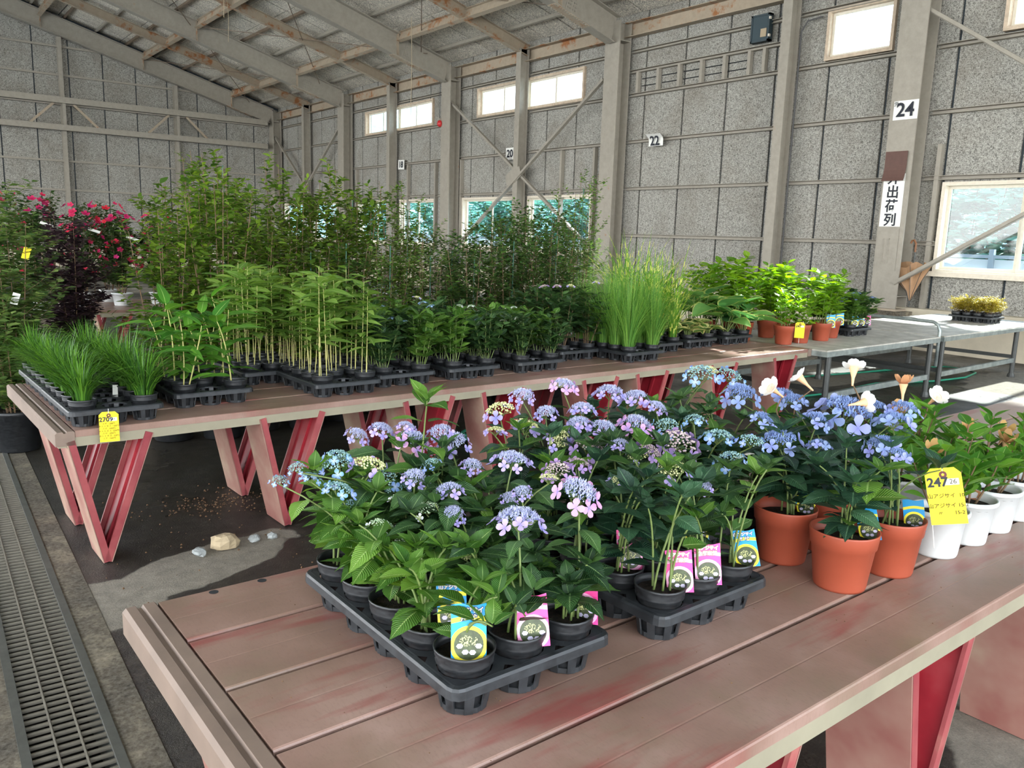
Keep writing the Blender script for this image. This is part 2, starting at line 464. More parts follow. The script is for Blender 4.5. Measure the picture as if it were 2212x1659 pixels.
# ------------------------------------------------------------------ helpers
class MB:
    """collects boxes, bars, tubes and lathes into one mesh"""
    def __init__(s):
        s.v, s.f, s.mi = [], [], []
    def add(s, V, F, m=0):
        b = len(s.v)
        s.v += [tuple(p) for p in V]
        s.f += [tuple(i + b for i in q) for q in F]
        s.mi += [m] * len(F)
        return s
    def box(s, a, b, m=0):
        (x0, y0, z0), (x1, y1, z1) = a, b
        V = [(x0, y0, z0), (x1, y0, z0), (x1, y1, z0), (x0, y1, z0), (x0, y0, z1), (x1, y0, z1), (x1, y1, z1), (x0, y1, z1)]
        return s.add(V, [(0, 3, 2, 1), (4, 5, 6, 7), (0, 1, 5, 4), (1, 2, 6, 5), (2, 3, 7, 6), (3, 0, 4, 7)], m)
    def bar(s, p0, p1, w, h, up=(0, 0, 1), m=0, off=(0, 0)):
        """box from p0 to p1, w across, h along up; off shifts in (across, up)"""
        p0, p1 = Vector(p0), Vector(p1)
        x = (p1 - p0).normalized()
        z = Vector(up)
        y = z.cross(x).normalized()
        z = x.cross(y).normalized()
        V = []
        for p in (p0, p1):
            for a, b in ((-.5, -.5), (.5, -.5), (.5, .5), (-.5, .5)):
                V.append(p + y * (a * w + off[0]) + z * (b * h + off[1]))
        return s.add(V, [(0, 1, 2, 3), (7, 6, 5, 4), (0, 4, 5, 1), (1, 5, 6, 2), (2, 6, 7, 3), (3, 7, 4, 0)], m)
    def ibeam(s, p0, p1, w, h, t=0.014, up=(0, 0, 1), m=0):
        s.bar(p0, p1, w, t, up, m, (0, h / 2 - t / 2))
        s.bar(p0, p1, w, t, up, m, (0, -h / 2 + t / 2))
        return s.bar(p0, p1, t, h - 2 * t, up, m)
    def cbeam(s, p0, p1, w, h, t=0.012, up=(0, 0, 1), m=0):
        s.bar(p0, p1, w, t, up, m, (0, h / 2 - t / 2))
        s.bar(p0, p1, w, t, up, m, (0, -h / 2 + t / 2))
        return s.bar(p0, p1, t, h - 2 * t, up, m, (-w / 2 + t / 2, 0))
    def tube(s, pts, r, n=6, m=0, caps=True):
        pts = [Vector(p) for p in pts]
        rs = r if isinstance(r, (list, tuple)) else [r] * len(pts)
        V = []
        prev = None
        for i, p in enumerate(pts):
            d = (pts[min(i + 1, len(pts) - 1)] - pts[max(i - 1, 0)])
            d = d.normalized() if d.length > 1e-9 else Vector((0, 0, 1))
            ref = prev if prev is not None and abs(prev.dot(d)) < 0.95 else (Vector((1, 0, 0)) if abs(d.x) < 0.8 else Vector((0, 1, 0)))
            a = (ref - d * ref.dot(d)).normalized()
            prev = a
            b = d.cross(a)
            for k in range(n):
                an = 2 * math.pi * k / n
                V.append(p + (a * math.cos(an) + b * math.sin(an)) * rs[i])
        F = []
        for i in range(len(pts) - 1):
            for k in range(n):
                F.append((i * n + k, i * n + (k + 1) % n, (i + 1) * n + (k + 1) % n, (i + 1) * n + k))
        if caps:
            F.append(tuple(range(n - 1, -1, -1)))
            F.append(tuple((len(pts) - 1) * n + k for k in range(n)))
        return s.add(V, F, m)
    def lathe(s, prof, n=20, c=(0, 0, 0), m=0, wob=0.0, seed=0):
        rg = random.Random(seed)
        ph = [rg.uniform(0, 6.28) for _ in range(3)]
        V = []
        for i, (r, z) in enumerate(prof):
            for k in range(n):
                a = 2 * math.pi * k / n
                q = 1 + wob * (math.sin(3 * a + ph[0]) + 0.6 * math.sin(5 * a + ph[1])) * (i / len(prof))
                V.append((c[0] + r * q * math.cos(a), c[1] + r * q * math.sin(a), c[2] + z))
        F = [(i * n + k, i * n + (k + 1) % n, (i + 1) * n + (k + 1) % n, (i + 1) * n + k) for i in range(len(prof) - 1) for k in range(n)]
        return s.add(V, F, m)
    def disc(s, r, z, n=16, c=(0, 0), m=0):
        V = [(c[0] + r * math.cos(2 * math.pi * k / n), c[1] + r * math.sin(2 * math.pi * k / n), z) for k in range(n)]
        return s.add(V, [tuple(range(n))], m)
    def prism(s, poly, axis, a, b, m=0):
        """closed polygon (u, v) extruded along axis 0/1/2 from a to b"""
        def P(u, v, w):
            return ((w, u, v), (u, w, v), (u, v, w))[axis]
        n = len(poly)
        V = [P(u, v, a) for u, v in poly] + [P(u, v, b) for u, v in poly]
        F = [tuple(range(n - 1, -1, -1)), tuple(range(n, 2 * n))] + [(i, (i + 1) % n, n + (i + 1) % n, n + i) for i in range(n)]
        return s.add(V, F, m)
    def mesh(s, name, mats, smooth=False):
        me = bpy.data.meshes.new(name)
        me.from_pydata([tuple(p) for p in s.v], [], s.f)
        for mt in (mats if isinstance(mats, (list, tuple)) else [mats]):
            me.materials.append(M[mt])
        me.polygons.foreach_set('material_index', s.mi)
        if smooth:
            me.shade_smooth()
        me.update()
        return me

def tag(o, label=None, cat=None, group=None, kind=None):
    if label: o['label'] = label
    if cat: o['category'] = cat
    if group: o['group'] = group
    if kind: o['kind'] = kind
    return o

def obj(name, me, parent=None, loc=None, rot=None, scale=None):
    o = bpy.data.objects.new(name, me)
    COL.objects.link(o)
    if parent is not None: o.parent = parent
    if loc is not None: o.location = loc
    if rot is not None: o.rotation_euler = rot
    if scale is not None: o.scale = scale if not isinstance(scale, (int, float)) else (scale,) * 3
    return o

def empty(name, loc=(0, 0, 0), rz=0.0):
    o = bpy.data.objects.new(name, None)
    COL.objects.link(o)
    o.location = loc
    o.rotation_euler = (0, 0, rz)
    o.empty_display_size = 0.05
    return o

def build(name, mb, mats, parent=None, smooth=False, **kw):
    return obj(name, mb.mesh(name, mats, smooth), parent, **kw)

_boxes = {}
def box_obj(name, a, b, mat, parent=None):
    """a box as an object centred on itself; alike boxes share one mesh"""
    d = tuple(round(abs(b[i] - a[i]), 3) for i in range(3))
    key = (d, mat)
    if key not in _boxes:
        _boxes[key] = MB().box([-x / 2 for x in d], [x / 2 for x in d]).mesh(name, mat)
    return obj(name, _boxes[key], parent, loc=[(a[i] + b[i]) / 2 for i in range(3)])

def smooth_by_angle(o):
    return o

# lettering: every text becomes a flat mesh once, before the scene fills up
_texts = {}
def text_mesh(body, size, mat, bold=0.0, align='CENTER'):
    key = (body, size, mat, bold, align)
    if key in _texts:
        return _texts[key]
    cu = bpy.data.curves.new('lettering', 'FONT')
    cu.body = body
    cu.size = size
    cu.align_x = align
    cu.align_y = 'CENTER'
    cu.offset = bold
    cu.resolution_u = 3
    cu.extrude = 0.0004
    cu.space_line = 0.95
    o = bpy.data.objects.new('lettering', cu)
    COL.objects.link(o)
    dg = bpy.context.evaluated_depsgraph_get()
    me = bpy.data.meshes.new_from_object(o.evaluated_get(dg))
    me.name = 'lettering'
    bpy.data.objects.remove(o)
    bpy.data.curves.remove(cu)
    me.materials.clear()
    me.materials.append(M[mat])
    _texts[key] = me
    return me

T24 = text_mesh('24', 0.26, 'ink', 0.006)
T22 = text_mesh('22', 0.24, 'ink', 0.006)
T20 = text_mesh('20', 0.24, 'ink', 0.006)
T18 = text_mesh('18', 0.24, 'ink', 0.006)
TSOTO = text_mesh('外', 0.075, 'ink')
TROW = [text_mesh(c, 0.19, 'ink', 0.004) for c in '外出荷列']
TAG1 = [text_mesh('247', 0.026, 'ink', 0.0008), text_mesh('26', 0.014, 'pencil'), text_mesh('山アジサイ  10', 0.0105, 'pencil', 0.0001), text_mesh('山アジサイ 15-2', 0.0105, 'pencil', 0.0001), text_mesh('〃       15-2', 0.0105, 'pencil', 0.0001)]
TAG2 = [text_mesh('2709', 0.024, 'ink', 0.0006), text_mesh('29', 0.010, 'pencil'), text_mesh('スゲ  100円', 0.009, 'pencil'), text_mesh('ホトトギス 150円', 0.009, 'pencil')]
CARD_T = {'blue': [text_mesh('山アジサイ', 0.0098, 'white_label', 0.0005), text_mesh('海  峡', 0.0105, 'white_label', 0.0004), text_mesh('山アジサイ', 0.0098, 'card_navy', 0.0013), text_mesh('海  峡', 0.0105, 'card_navy', 0.0013)],
          'pink': [text_mesh('山アジサイ', 0.0098, 'white_label', 0.0005), text_mesh('久留米紅', 0.0105, 'white_label', 0.0004), text_mesh('山アジサイ', 0.0098, 'paper_tan', 0.0013), text_mesh('久留米紅', 0.0105, 'paper_tan', 0.0013)]}

# ------------------------------------------------------------------ the hall
XW = 12.0           # inner face of the window wall
YB = 30.2           # inner face of the back wall
PW = 0.983          # board width
def RT(x): return 9.054 - 0.287 * x      # underside of the purlins = top of the rafters
def RB(x): return 8.49 - 0.29 * x
XR = 2.0            # unseen ridge, set here so the open left side lets in more light
def RTB(x): return RT(max(x, 2 * XR - x))

# floor: with a slot for the drain
mb = MB()
mb.box((-8.2, -9, -0.15), (0.02, 31, 0))
mb.box((0.70, -9, -0.15), (12.6, 31, 0))
fl = build('floor', mb, 'floor_concrete')
tag(fl, 'dark wet concrete floor with pale dry patches under the tables', 'floor', kind='structure')

# the yard, hills and sheds outside
yard = build('ground', MB().box((-60, -60, -0.6), (220, 120, -0.32)), 'yard')
tag(yard, 'unseen yard outside the hall, made pale to bounce light inside', 'ground', kind='structure')
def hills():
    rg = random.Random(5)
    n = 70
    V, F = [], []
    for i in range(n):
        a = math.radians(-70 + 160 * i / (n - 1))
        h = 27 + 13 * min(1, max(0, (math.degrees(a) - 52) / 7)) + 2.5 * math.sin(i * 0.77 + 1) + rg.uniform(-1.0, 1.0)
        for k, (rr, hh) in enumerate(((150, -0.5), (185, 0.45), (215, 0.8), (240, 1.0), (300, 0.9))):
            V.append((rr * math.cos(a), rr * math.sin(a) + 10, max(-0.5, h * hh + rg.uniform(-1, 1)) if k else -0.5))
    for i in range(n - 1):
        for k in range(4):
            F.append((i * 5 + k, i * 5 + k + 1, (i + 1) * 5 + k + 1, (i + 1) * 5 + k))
    o = build('hills', MB().add(V, F), 'hill_haze_forest', smooth=True)
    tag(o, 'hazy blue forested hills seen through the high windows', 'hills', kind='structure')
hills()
fs = empty('fence', (15.5, 6, -0.32))
tag(fs, 'low white sheeted fence outside the window by the umbrella', 'fence')
build('sheet', MB().box((0, -9, 0), (0.08, 22, 1.62)), 'field_sheet', fs)
pm = MB().box((-0.05, -0.04, 0), (0.03, 0.04, 1.80)).mesh('post', 'fence_grey')
for k in range(30):
    obj('post', pm, fs, loc=(-0.02, -9 + k * 1.05, 0))
build('rail', MB().box((-0.06, -9, 1.64), (0.02, 22, 1.70)), 'fence_grey', fs)

# windows of the window wall: (y0, y1, z0, z1, panes)
WINS = [(13.40, 17.30, 4.27, 4.96, 4), (19.35, 23.22, 4.27, 4.96, 4), (6.72, 7.82, 4.28, 5.03, 1), (1.30, 5.22, 4.29, 5.00, 4),
        (13.0, 15.18, 1.10, 2.36, 2), (15.45, 17.88, 1.10, 2.36, 2), (19.2, 21.1, 1.10, 2.36, 2), (21.45, 23.7, 1.10, 2.36, 2),
        (25.2, 27.1, 1.10, 2.36, 2), (27.5, 29.6, 1.10, 2.36, 2), (1.62, 5.76, 1.12, 2.38, 4)]

def minus(r, holes):
    """rectangle minus rectangles -> rectangles (y0, y1, z0, z1)"""
    out = [r]
    for h in holes:
        nxt = []
        for (a, b, c, d) in out:
            if h[0] >= b or h[1] <= a or h[2] >= d or h[3] <= c:
                nxt.append((a, b, c, d)); continue
            if h[0] > a: nxt.append((a, h[0], c, d))
            if h[1] < b: nxt.append((h[1], b, c, d))
            m0, m1 = max(a, h[0]), min(b, h[1])
            if h[2] > c: nxt.append((m0, m1, c, h[2]))
            if h[3] < d: nxt.append((m0, m1, h[3], d))
        out = nxt
    return [q for q in out if q[1] - q[0] > 0.03 and q[3] - q[2] > 0.03]

def wall_right():
    w = empty('wall_right', (XW, 0, 0))
    tag(w, 'tall window wall of grey fibre boards held by steel girts', 'wall', kind='structure')
    back = MB()
    for q in minus((-9, YB + 0.2, 0, 5.88), WINS):
        back.box((0.04, q[0], q[2]), (0.16, q[1], q[3]))
    build('backing', back, 'joint', w)
    rows = [0.60, 1.53, 2.44, 3.34, 4.27, 5.03, 5.80]
    ys = [6.77 + PW * k for k in range(-7, 24)]
    ys = [y for y in ys if y < YB] + [YB]
    for y0, y1 in zip(ys[:-1], ys[1:]):
        for z0, z1 in zip(rows[:-1], rows[1:]):
            for q in minus((y0 + 0.02, y1 - 0.02, z0, z1), WINS):
                box_obj('board', (0.0, q[0], q[2]), (0.035, q[1], q[3]), 'board', w)
    rg = build('far_board', MB().box((0, -9, 0.6), (0.035, ys[0] - 0.014, 5.62)), 'board', w)
    build('dado', MB().box((-0.14, -9, 0), (0.04, YB, 0.50)).box((-0.20, -9, 0.50), (0.04, YB, 0.60)), 'dado', w)
    # girts bay by bay between columns and posts
    cuts = [0.2, 3.25, 6.06, 8.30, 12.05, 15.2, 18.05, 21.2, 24.05, 27.15, 30.0]
    for z in (1.53, 2.44, 3.34, 4.22, 5.03):
        for a, b in zip(cuts[:-1], cuts[1:]):
            segs = minus((a + 0.1, b - 0.02, z - 0.01, z + 0.01), [(u, v, c + 0.02, d + 0.03) for (u, v, c, d, n) in WINS]) if z in (1.53,) else [(a + 0.1, b - 0.02, 0, 0)]
            if z == 1.53:
                holes = [(u, v) for (u, v, c, d, n) in WINS if c < z < d]
                segs = [(a + 0.1, b - 0.02)]
                for h0, h1 in holes:
                    s2 = []
                    for (p, q) in segs:
                        if h1 <= p or h0 >= q: s2.append((p, q)); continue
                        if h0 - p > 0.1: s2.append((p, h0))
                        if q - h1 > 0.1: s2.append((h1, q))
                    segs = s2
            else:
                segs = [(a + 0.1, b - 0.02)]
            for p, q in segs:
                g = MB().cbeam((-0.05, p, z), (-0.05, q, z), 0.09, 0.06, 0.008)
                build('girt', g, 'steel', w)
    # louvre frame over the bay with the number 22
    for z in (4.66,):
        build('vent_rail', MB().cbeam((-0.05, 8.56, z), (-0.05, 12.05, z), 0.09, 0.06, 0.008), 'steel', w)
    vp = MB().box((-0.10, -0.03, 4.25), (-0.02, 0.03, 4.64)).mesh('vent_post', 'steel')
    for y in (11.82, 11.29, 10.77, 10.25, 9.74, 9.22, 8.92):
        obj('vent_post', vp, w, loc=(0, y, 0))
    vs = MB().box((-0.012, 0.03, -0.008), (0.0, 0.44, 0.008)).mesh('vent_shade_strip', 'gap_shade')  # solid dark strips stand in for the shade of open slots
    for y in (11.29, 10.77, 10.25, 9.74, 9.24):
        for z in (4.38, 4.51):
            obj('vent_shade_strip', vs, w, loc=(0, y + 0.04, z))
    # short posts under the middle girt (window jambs) in each bay
    jm = MB().cbeam((-0.05, 0, 0), (-0.05, 0, 2.3), 0.09, 0.06, 0.008, (0, 1, 0)).mesh('jamb_post', 'steel')
    for y in (17.92, 14.0, 12.95, 19.15, 20.6, 5.84, 23.75):
        obj('jamb_post', jm, w, loc=(0, y, 1.0 if y != 5.84 else 0.6))
    # eave beam, bay by bay
    for a, b in zip([0.35, 6.35, 12.35, 18.35, 24.35], [6.15, 12.15, 18.15, 24.15, 30.1]):
        build('eave_beam', MB().cbeam((-0.10, a, 5.43), (-0.10, b, 5.43), 0.16, 0.27, 0.014), 'steel_rusty', w)
    # thin conduit on the post beside the high window
    build('conduit', MB().tube([(-0.20, 8.17, 0.7), (-0.20, 8.17, 4.75), (-0.16, 8.10, 4.9), (-0.06, 7.9, 4.95)], 0.012), 'cable', w)
wall_right()

def window(i, y0, y1, z0, z1, n, label):
    w = empty('window_%d' % i, (XW, y0, z0))
    tag(w, label, 'window', kind='structure')
    L, Hh = y1 - y0, z1 - z0
    low = z0 < 2
    fm = 'wood_frame' if not low else 'sill'
    t = 0.05
    f = MB()
    f.box((-0.06, 0, 0), (0.12, L, t)).box((-0.06, 0, Hh - t), (0.12, L, Hh)).box((-0.06, 0, t), (0.12, t, Hh - t)).box((-0.06, L - t, t), (0.12, L, Hh - t))
    build('frame', f, fm, w)
    if low:
        build('sill', MB().box((-0.13, -0.06, -0.05), (0.05, L + 0.06, 0.02)), 'sill', w)
    step = (L - 2 * t) / n
    s = 0.042
    for k in range(n):
        a, b = t + k * step, t + (k + 1) * step
        x = 0.02 + 0.03 * (k % 2)
        sh = build('sash', MB().box((x, a, t), (x + 0.03, b, t + s)).box((x, a, Hh - t - s), (x + 0.03, b, Hh - t)).box((x, a, t + s), (x + 0.03, a + s, Hh - t - s)).box((x, b - s, t + s), (x + 0.03, b, Hh - t - s)), 'sash', w)
        build('pane', MB().box((x + 0.012, a + s, t + s), (x + 0.016, b - s, Hh - t - s)), 'glass', sh)
WL = ['high four pane window above the number 20 bay', 'high four pane window above the number 18 bay', 'small high single pane window beside the number 24 column', 'high window cut by the upper right corner of the picture',
      'low window behind the bushes next to the number 22 column', 'low window behind the bushes under the number 20 sign', 'low window behind the bushes right of number 18', 'low window behind the bushes left of number 18',
      'low window behind tall shrubs in the last bay', 'low window next to the back corner behind tall shrubs', 'wide low window showing trees beside the hanging umbrella']
for i, q in enumerate(WINS):
    window(i + 1, *q, WL[i])

def wall_back():
    w = empty('wall_back', (0, YB, 0))
    tag(w, 'tall gable wall of pale grey fibre boards at the far end', 'wall', kind='structure')
    V = [(-8.1, 0.04, 0), (12.1, 0.04, 0), (12.1, 0.04, RT(12.1) + 0.2), (XR, 0.04, RT(XR) + 0.2), (-8.1, 0.04, RT(12.1) + 0.2)]
    V2 = [(x, 0.2, z) for x, y, z in V]
    build('backing', MB().add(V + V2, [(0, 1, 2, 3, 4), (9, 8, 7, 6, 5), (0, 5, 6, 1), (1, 6, 7, 2), (2, 7, 8, 3), (3, 8, 9, 4), (4, 9, 5, 0)]), 'joint', w)
    rows = [0.60, 1.53, 2.44, 3.34, 4.27, 5.03, 5.9, 6.8, 7.7, 8.6]
    xs = [12.0 - 0.30] + [11.08 - PW * k for k in range(0, 11)]
    xs = [12.0] + [11.08 - PW * k for k in range(0, 11)]
    for x1, x0 in zip(xs[:-1], xs[1:]):
        for z0, z1 in zip(rows[:-1], rows[1:]):
            a, b = x0 + 0.018, x1 - 0.018
            ta, tb = RTB(a) + 0.05, RTB(b) + 0.05
            if z0 >= ta: continue
            za, zb = min(z1, ta), min(z1, tb)
            if za == z1 and zb == z1:
                box_obj('board', (a, 0, z0), (b, 0.035, z1), 'board', w)
            else:
                zb = max(zb, z0 + 0.01)
                MBx = MB().prism([(a - a, z0), (b - a, z0), (b - a, zb), (0, za)], 1, 0, 0.035)
                build('board', MBx, 'board', w, loc=(a, 0, 0))
    build('dado', MB().box((-8, -0.14, 0), (12, 0.04, 0.6)), 'dado', w)
    build('far_board', MB().box((-8, 0, 0.6), (xs[-1] - 0.014, 0.035, 5.4)), 'board', w)
    px = [10.9, 7.85, 4.95, 2.0]
    for z in (1.53, 2.44, 3.34, 5.95, 6.8):
        for a, b in zip([-1.0, 2.0, 4.95, 8.35], [2.0, 4.95, 8.35, 11.4]):
            b2 = min(b, (RT(0.0) - z - 0.25) / 0.287)
            if b2 - a > 0.3:
                build('girt', MB().cbeam((a + 0.05, -0.05, z), (b2 - 0.05, -0.05, z), 0.09, 0.06, 0.008), 'steel', w)
    for x, z0, z1 in ((4.92, 0.6, RB(4.92)), (8.35, 0.6, RB(8.35)), (2.0, 0.6, RB(2.0))):
        build('post', MB().ibeam((x, -0.14, z0), (x, -0.14, z1), 0.12, 0.2, 0.01, (0, 1, 0)), 'steel', w)
    # wind girder: two long beams with knee braces between them
    build('girder_chord', MB().cbeam((-1, -0.42, 5.15), (11.4, -0.42, 5.15), 0.25, 0.18, 0.012).cbeam((-1, -0.20, 5.06), (11.4, -0.20, 5.06), 0.1, 0.06, 0.008), 'steel', w)
    build('girder_chord', MB().cbeam((-1, -0.40, 4.33), (11.4, -0.40, 4.33), 0.25, 0.17, 0.012), 'steel', w)
    for x in (4.92, 8.35, 2.0):
        build('hanger', MB().bar((x, -0.40, 4.42), (x, -0.40, 5.06), 0.09, 0.05, (0, 1, 0)), 'steel', w)
        for s in (-1, 1):
            build('knee_brace', MB().bar((x + s * 0.28, -0.34, 5.06), (x + s * 0.95, -0.34, 4.42), 0.07, 0.05, (0, 1, 0)), 'steel_rusty', w)
wall_back()

# columns of the window wall
def column(y, label, corner=False):
    c = empty('column', (11.62, y, 0))
    tag(c, label, 'column', kind='structure')
    h = RB(11.6) + 0.1
    # wide flange column, flanges face the hall and the wall
    b = MB().bar((0, 0, 0.55), (0, 0, h + 0.35), 0.40, 0.022, (1, 0, 0), 0, (0, 0.0)) 
    b.box((0.0, -0.012, 0.55), (0.30, 0.012, h + 0.35)).box((0.28, -0.20, 0.55), (0.302, 0.20, h + 0.35))
    build('shaft', b, 'steel', c)
    # side plates welded over the web up to the eave
    build('stiffener', MB().box((0.012, -0.195, h - 0.02), (0.28, 0.195, h)).box((0.012, -0.195, 0.75), (0.28, 0.195, 0.765)), 'steel', c)
    build('base_plate', MB().box((-0.10, -0.26, 0.55), (0.34, 0.26, 0.58)), 'steel_rusty', c)
    build('footing', MB().box((-0.18, -0.36, 0), (0.37, 0.36, 0.55)), 'concrete', c)
for y, lb in ((0.26, 'steel column beyond the picture edge'), (6.26, 'steel column carrying the number 24 sign and hand lettered strip'), (12.25, 'steel column standing between number 20 and number 22'), (18.2, 'steel column with the small red lamp'), (24.2, 'steel column behind the bushes left of number 18')):
    column(y, lb)
column(30.0 - 0.1, 'steel corner column where gable wall and window wall meet')

# half posts between the columns
for y, lb in ((3.25, 'slim steel post beyond the picture edge'), (8.36, 'slim steel post between numbers 22 and 24'), (15.3, 'slim steel post beside the number 20 sign'), (21.28, 'slim steel post beside the number 18 sign'), (27.2, 'slim steel post in the last bay')):
    p = empty('column', (11.78, y, 0))
    tag(p, lb, 'column', kind='structure')
    build('shaft', MB().ibeam((0, 0, 0.55), (0, 0, 5.55), 0.17, 0.24, 0.012, (1, 0, 0)), 'steel', p)
    build('footing', MB().box((-0.16, -0.16, 0), (0.2, 0.16, 0.55)), 'concrete', p)

# roof
def roof():
    c = empty('ceiling')
    tag(c, 'pitched ceiling of grey fibre boards on steel purlins', 'ceiling', kind='structure')
    up = 0.13
    def slab(x0, x1, mat, nm, s=1):
        def X(x): return x if s > 0 else 2 * XR - x
        V = [(X(x0), -9, RT(x0) + up + 0.04), (X(x1), -9, RT(x1) + up + 0.04), (X(x1), YB + 0.3, RT(x1) + up + 0.04), (X(x0), YB + 0.3, RT(x0) + up + 0.04)]
        V2 = [(x, y, z + 0.1) for x, y, z in V]
        return build(nm, MB().add(V + V2, [(0, 1, 2, 3), (7, 6, 5, 4), (0, 4, 5, 1), (1, 5, 6, 2), (2, 6, 7, 3), (3, 7, 4, 0)]), mat, c)
    slab(XR, 12.9, 'joint', 'backing')
    slab(XR, 12.2, 'board_roof', 'backing', -1)  # unseen left slope, added to block light from above
    ang = math.atan(0.287)
    sl = 1.82
    dx = sl * math.cos(ang)
    pm = MB().box((-sl / 2 + 0.015, -PW / 2 + 0.022, -0.018), (sl / 2 - 0.015, PW / 2 - 0.022, 0.018)).mesh('board', 'board_roof')
    x = 12.0
    while x > XR + 0.6:
        xc = x - dx / 2
        y = 3.0 + PW / 2
        while y < YB:
            obj('board', pm, c, loc=(xc, y, RT(xc) + up + 0.02), rot=(0, ang, 0))
            y += PW
        x -= dx
    # light purlins along the hall
    x = 11.30
    k = 0
    while x > XR + 0.2:
        build('purlin', MB().bar((x, 2, RT(x) + 0.07), (x, YB - 0.05, RT(x) + 0.07), 0.05, 0.08, (0.287, 0, 1)), 'rod' if k % 2 else 'steel', c)
        x -= 0.885
        k += 1
    # thin sag rods and wires
    for (a, b) in (((11.0, 18.4, 5.75), (7.4, 12.4, 6.75)), ((11.0, 12.5, 5.75), (7.4, 18.1, 6.75)), ((11.0, 24.3, 5.75), (7.4, 18.4, 6.75)), ((11.0, 18.1, 5.75), (7.4, 24.0, 6.75)), ((7.2, 24.2, 6.8), (3.5, 18.3, 7.85)), ((7.2, 18.2, 6.8), (3.5, 24.1, 7.85)), ((10.8, 29.8, 5.8), (7.4, 24.4, 6.75)), ((10.8, 24.4, 5.8), (7.4, 29.9, 6.75))):
        build('tie_rod', MB().tube([a, b], 0.011, 5), 'rod', c)
    for (x, y, z0, z1) in ((9.9, 17.0, 4.1, 6.2), (5.9, 17.6, 5.6, 7.2), (7.2, 21.2, 5.9, 6.9)):
        build('pull_cord', MB().tube([(x, y, z1), (x + 0.02, y, (z0 + z1) / 2), (x, y, z0)], 0.007, 4), 'paper_tan', c)
roof()

def rafter(y, label, deep=True):
    r = empty('roof_beam', (0, y, 0))
    tag(r, label, 'roof beam', kind='structure')
    if deep:
        x1, x0 = 11.62, XR
        def Z(x): return (RT(x) + RB(x)) / 2
        h = 0.52
        build('rafter', MB().ibeam((x1, 0, Z(x1)), (x0, 0, Z(x0)), 0.24, h, 0.018, (0.287, 0, 1)), 'steel', r)
        build('rafter', MB().ibeam((XR, 0, Z(XR)), (2 * XR - 11.62, 0, Z(11.62)), 0.24, h, 0.018, (-0.287, 0, 1)), 'steel', r)
        # splice plates with bolt heads near the eave, stiffeners at the struts
        for sy in (-1,):
            xs = 10.55
            d = Vector((-1, 0, 0.287)).normalized()
            n = Vector((0.287, 0, 1)).normalized()
            cpt = Vector((xs, sy * 0.013, Z(xs)))
            build('splice_plate', MB().bar(cpt - d * 0.14, cpt + d * 0.14, 0.012, h - 0.06, (0.287, 0, 1)), 'steel', r)
            bm = MB()
            for i in (-0.09, -0.035, 0.035, 0.09):
                for j in range(7):
                    q = cpt + d * i + n * (-0.2 + j * 0.067) + Vector((0, sy * 0.012, 0))
                    bm.box((q.x - 0.013, q.y - 0.008, q.z - 0.013), (q.x + 0.013, q.y + 0.006, q.z + 0.013))
            for i in range(-7, 8):
                for j in (-0.09, 0.09):
                    q = Vector((xs, j, Z(xs))) + d * (i * 0.06) - n * (h / 2 + 0.006)
                    bm.box((q.x - 0.014, q.y - 0.014, q.z - 0.012), (q.x + 0.014, q.y + 0.014, q.z + 0.01))
            build('bolts', bm, 'steel', r)
            build('flange_plate', MB().bar(Vector((xs, 0, Z(xs))) - d * 0.45 - n * (h / 2 + 0.002), Vector((xs, 0, Z(xs))) + d * 0.45 - n * (h / 2 + 0.002), 0.22, 0.014, (0.287, 0, 1)), 'steel_rusty', r)
        for x in (4.42, 7.34, 10.2):
            build('stiffener', MB().box((x - 0.007, -0.115, Z(x) - h / 2 + 0.01), (x + 0.007, 0.115, Z(x) + h / 2 - 0.01)), 'steel_rusty', r)
    else:
        def Z(x): return RT(x) - 0.11
        build('rafter', MB().ibeam((11.9, 0, Z(11.9)), (XR, 0, Z(XR)), 0.14, 0.24, 0.012, (0.287, 0, 1)), 'steel_rusty', r)
    return r
names = {0.26: 'deep rafter over the camera', 6.26: 'deep rafter over the number 24 column', 12.25: 'deep rafter over the column left of number 22', 18.2: 'deep rafter over the column with the red lamp', 24.2: 'deep rafter over the fourth column', 29.95: 'deep rafter along the gable wall'}
for y, lb in names.items():
    rafter(y, lb)
for y, lb in ((3.25, 'light rafter over the first bay'), (8.36, 'light rafter over the post between 22 and 24'), (15.3, 'light rafter over the number 20 post'), (21.28, 'light rafter over the number 18 post'), (27.2, 'light rafter over the last bay')):
    rafter(y, lb, False)
# struts between the rafters
for a, b, lb in ((6.4, 12.1, 'third'), (12.4, 18.05, 'second'), (18.35, 24.05, 'middle'), (24.35, 29.8, 'last')):
    for x, w in ((10.2, 'low'), (7.34, 'middle'), (4.42, 'high')):
        t = build('roof_strut', MB().ibeam((x, a, RT(x) - 0.13), (x, b, RT(x) - 0.13), 0.11, 0.22, 0.012, (0.287, 0, 1)), 'steel_rusty')
        tag(t, '%s steel strut tying the rafters of the %s bay from the camera' % (w, lb), 'roof strut', kind='structure')

